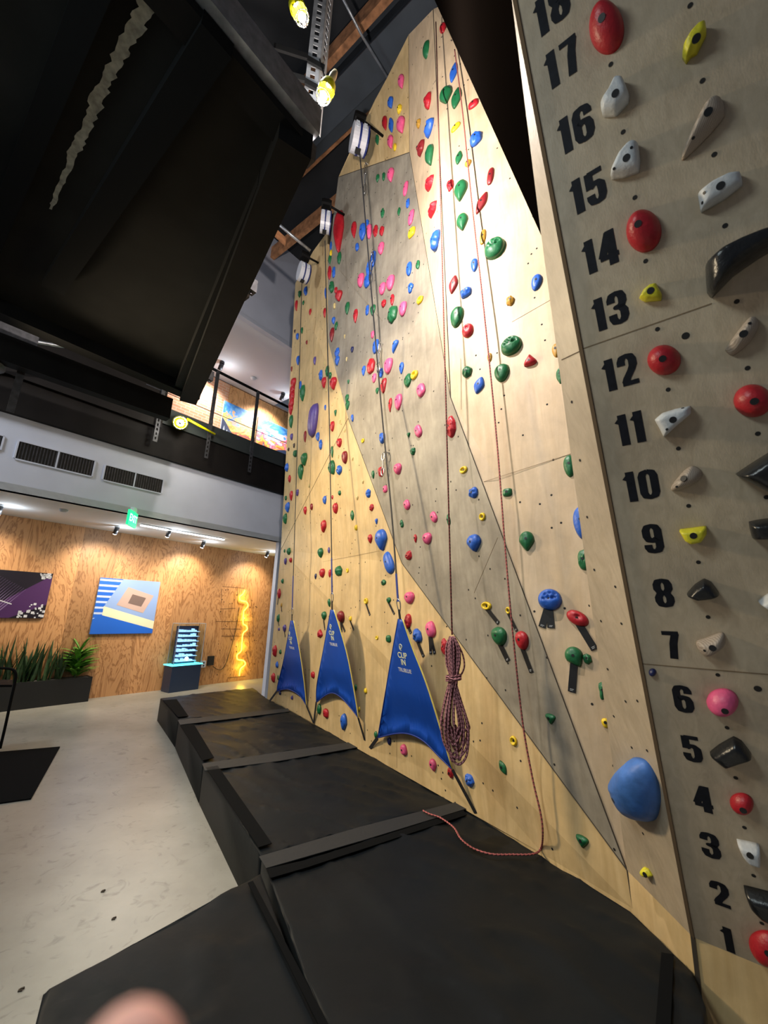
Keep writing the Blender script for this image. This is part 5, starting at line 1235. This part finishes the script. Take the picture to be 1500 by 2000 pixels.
# tubular chair at the left edge
CPt = atz(-25, 1490, 0); cn_ = V((CPt.x, CPt.y, 0)).normalized()
cw_ = lambda x, y, o=0.0: onp(x, y, CPt+cn_*o, cn_)
ch = empty('tube_chair', CPt, 'dark tubular metal chair cut off at the left picture edge', 'chair')
mm = MB(); mm.tube(catmull([cw_(-90, 1308), cw_(-20, 1305), cw_(18, 1306), cw_(30, 1313), cw_(30, 1330), cw_(22, 1365), cw_(10, 1420), cw_(0, 1462)], 5), .014, 8); mm.build('side_frame', M['steelblack'], ch, True)
A = cw_(-90, 1343); B = cw_(23, 1342); mm = MB(); mm.box(A, B-A, cn_*.4, UP*.025); mm.build('seat', M['steelblack'], ch)
mm = MB(); mm.tube([cw_(-90, 1310), cw_(-100, 1400), V((cw_(-105, 1465).x, cw_(-105, 1465).y, .01))], .014, 8); mm.build('rear_frame', M['steelblack'], ch, True)
# floor mat
pts = [atz(x, y, 0) for x, y in ((-180, 1486), (117, 1460), (60, 1562), (-190, 1598))]
mm = MB(); mm.prism(pts, (0, 0, .012)); fm = mm.build('floor_mat', M['velcro']); tag(fm, 'flat black rubber mat on the concrete at left edge', 'floor mat')
# scraps on the floor
for (x, y, lab) in ((200, 1743, 'dark crumb of debris in the middle of the concrete floor'), (221, 1797, 'small brown scrap nearest to the near left pad'), (39, 1937, 'tiny dark scrap at the lower left of the floor')):
    P = atz(x, y, 0); mm = MB(); mm.box(P+V((-.008, -.004, 0)), V((.016, .004, 0)), V((-.004, .010, 0)), V((0, 0, .006))); mm.box(P+V((-.002, .002, .002)), V((.012, .010, 0)), V((-.005, .004, 0)), V((0, 0, .007)))
    tag(mm.build('floor_scrap', M['seam']), lab, 'debris', 'scraps on the concrete floor')
# ================================================================== DISPLAY CASE
Bc = atz(329, 1354, 0); Br = atz(387, 1346, 0); dirc = (Br-Bc); Wc = dirc.length; dirc.normalize(); bk = V((-dirc.y, dirc.x, 0)); bk = bk if bk.dot(Bc-CAM) > 0 else -bk
zt = onp(325, 1302, Bc, V((Bc.x, Bc.y, 0)).normalized()).z
dc_ = empty('display_case', Bc, 'navy display case with a glass top lit icy blue beside neon sign', 'display case')
Dp = .30
mm = MB(); mm.box(Bc, dirc*Wc, bk*Dp, UP*zt); mm.build('plinth', M['navy'], dc_)
mm = MB(); mm.box(Bc+UP*zt-dirc*.02-bk*.02, dirc*(Wc+.04), bk*(Dp+.04), UP*.02); mm.build('plinth_top', M['cyan'], dc_)
zg = zt+.02; Hg = onp(350, 1218, Bc+bk*.2, V((Bc.x, Bc.y, 0)).normalized()).z-zg
g0 = Bc+UP*zg+dirc*.03+bk*.03; Wg, Dg = Wc-.03, Dp-.06
mm = MB(); t_ = .008
mm.box(g0, dirc*Wg, bk*t_, UP*Hg); mm.box(g0+bk*Dg, dirc*Wg, bk*t_, UP*Hg); mm.box(g0, bk*Dg, dirc*t_, UP*Hg); mm.box(g0+dirc*Wg, bk*Dg, dirc*t_, UP*Hg); mm.box(g0+UP*Hg, dirc*(Wg+t_), bk*(Dg+t_), UP*t_)
mm.build('glass_cover', M['glass'], dc_)
mm = MB()
for a_ in (0, 1):
    for b_ in (0, 1): mm.box(g0+dirc*(Wg*a_)+bk*(Dg*b_), dirc*.010, bk*.010, UP*Hg)
for b_ in (0, 1): mm.box(g0+UP*Hg+bk*(Dg*b_), dirc*Wg, bk*.010, UP*.01); mm.box(g0+UP*Hg+dirc*(Wg*b_), dirc*.01, bk*Dg, UP*.01)
mm.build('cover_glints', M['plasticwhite'], dc_)  # pale strips added as edge reflections so the clear cover shows
mm = MB(); mm.box(g0+dirc*.06+bk*.16, dirc*(Wg-.12), bk*.02, UP*(Hg-.05)); mm.build('back_board', M['darkboard'], dc_)
mm = MB(); r4 = random.Random(6)
for k in range(7):
    zz = .05+k*(Hg-.12)/7; mm.box(g0+dirc*.07+bk*.04+UP*zz, dirc*(Wg-.16), bk*.10, UP*.008)
    u = .08
    while u < Wg-.16:
        w_ = r4.uniform(.02, .05); mm.box(g0+dirc*u+bk*.05+UP*(zz+.008), dirc*w_, bk*.08, UP*r4.uniform(.02, .06)); u += w_+r4.uniform(.01, .035)
mm.build('lit_circuit_stack', M['ice'], dc_)
lamp('POINT', g0+dirc*Wg/2+bk*.05+UP*.1, 1.2, (.3, .7, 1), .05)
# wall boxes, cord
P = onp(396, 1297, WP, nf); mm = MB(); mm.cbox(P+nf*.02, .10, .04, .14, (hf, nf, UP)); ob = mm.build('power_outlet', M['plasticwhite']); tag(ob, 'white power outlet on wooden wall right of display case', 'outlet')
mm = MB()
for dz in (-.03, .03): mm.disc(P+nf*.041+UP*dz, nf, .018, .002, 12)
mm.build('socket', M['rubber'], ob)
P = onp(410, 1290, WP, nf); mm = MB(); mm.cbox(P+nf*.03, .14, .06, .20, (hf, nf, UP)); psu = tag(mm.build('power_supply', M['rubber']), 'black power supply box on the wall left of neon sign', 'power supply')
mm = MB(); mm.tube(catmull([onp(300+x/6.25, 1140+y/6.25, WP+nf*.015, nf) for x, y in ((725, 1010), (780, 1045), (830, 1045), (880, 980), (920, 860), (960, 730), (1010, 520), (1045, 290))], 5), .007, 6)
mm.build('power_cord', M['rubber'], psu, True)
# engraved map lines in the wall
mm = MB(); r5 = random.Random(8)
def wl2(x, y): return onp(300+x/6.25, 1140+y/6.25, WP+nf*.002, nf)
for (xa, ya, xb, yb) in ((840, 35, 1110, 55), (830, 60, 830, 240), (760, 460, 1200, 465), (820, 550, 1060, 555), (830, 640, 1180, 640), (1170, 60, 1210, 420), (1215, 250, 1215, 640), (820, 310, 1000, 300), (700, 1150, 720, 1040), (680, 1165, 700, 1040), (900, 1150, 1120, 1130), (1020, 30, 1030, 250), (1160, 460, 1180, 900), (930, 560, 990, 690), (1130, 820, 1170, 1000)):
    A, B = wl2(xa, ya), wl2(xb, yb); s = (B-A).cross(nf).normalized()*.0045; mm.box(A-s, B-A, s*2, nf*.001)
for k in range(46):
    P = wl2(r5.uniform(760, 1260), r5.uniform(60, 1150)); mm.disc(P, nf, r5.uniform(.008, .018), .001, 7)
mp_o = mm.build('engraved_map', simple('burnt line', (.10, .045, .02), .8)); tag(mp_o, 'dark engraved map lines on the wooden wall around the neon', 'wall engraving')
# neon
ns = empty('neon_sign', wl2(1080, 600), 'wavy yellow neon tube running down the wooden wall', 'neon sign')
mm = MB(); mm.tube(catmull([onp(300+x/6.25, 1140+y/6.25, WP+nf*.05, nf) for x, y in ((1112, 80), (1090, 125), (1052, 160), (1062, 205), (1130, 222), (1152, 268), (1120, 315), (1100, 345), (1093, 480), (1132, 515), (1140, 560), (1092, 610), (1078, 720), (1068, 820), (1020, 870), (1028, 925), (1098, 940), (1118, 985), (1062, 1040), (1045, 1125))], 6), .013, 8)
mm.build('neon_tube', M['neon'], ns, True)
mm = MB()
for (x, y) in ((1095, 420), (1085, 690), (1100, 940)): P = wl2(x, y); mm.tube([P, P+nf*.05], .008, 8)
mm.build('standoff', M['chrome'], ns)
for (x, y) in ((1090, 160), (1110, 420), (1080, 760), (1060, 1030)): lamp('POINT', wl2(x, y)+nf*.13, 4.5, (1, .72, .08), .05)
# ================================================================== HAND OF THE PHOTOGRAPHER
def skin_mesh(name, verts, edges, radii, mat, parent=None, sub=2):
    me = bpy.data.meshes.new(name); me.from_pydata([tuple(v_) for v_ in verts], edges, []); o = bpy.data.objects.new(name, me); C.objects.link(o)
    me.materials.append(mat)
    sk = o.modifiers.new('skin', 'SKIN'); sk.use_smooth_shade = True
    for i, r_ in enumerate(radii): me.skin_vertices[0].data[i].radius = (r_, r_)
    me.skin_vertices[0].data[0].use_root = True
    sb = o.modifiers.new('sub', 'SUBSURF'); sb.levels = sub; sb.render_levels = sub
    return o
ft = CAM+(ray(220, 2098)*.095)            # just inside the finger tip
X_, Y_, Z_ = co.matrix_world.to_3x3().col[0].copy(), co.matrix_world.to_3x3().col[1].copy(), -co.matrix_world.to_3x3().col[2].copy()
# hand hangs below the lens, index finger pointing up
vs, es, rs = [], [], []
def vtx(p, r_, par=None):
    vs.append(p); rs.append(r_)
    if par is not None: es.append((par, len(vs)-1))
    return len(vs)-1
kn = ft-Y_*.088-X_*.004+Z_*.012
wr_ = vtx(kn-Y_*.105-X_*.028, .026); pm = vtx(kn-Y_*.055-X_*.022, .027, wr_); k1 = vtx(kn-Y_*.006, .0115, pm)
j1 = vtx(kn+Y_*.042+Z_*.0, .0092, k1); j2 = vtx(kn+Y_*.068, .0085, j1); vtx(ft, .0082, j2)
for i_ in range(3):
    kk = kn-X_*(.019*(i_+1))-Y_*(.004+.004*i_); a1 = vtx(kk, .0108-.0006*i_, pm); a2 = vtx(kk+Y_*.030+Z_*.026, .0088, a1); a3 = vtx(kk+Y_*.010+Z_*.046, .0082, a2); vtx(kk-Y_*.010+Z_*.036, .0076, a3)
t1 = vtx(kn-Y_*.062+X_*.014+Z_*.006, .0135, wr_); t2 = vtx(kn-Y_*.030+X_*.030+Z_*.014, .0108, t1); vtx(kn-Y_*.004+X_*.034+Z_*.022, .0092, t2)
fa_ = vtx(kn-Y_*.30-X_*.03-Z_*.05, .034, wr_)
hand = skin_mesh('person', vs, es, rs, M['skin'])
tag(hand, 'out of focus pink fingertip and hand of the photographer at the bottom edge', 'person')
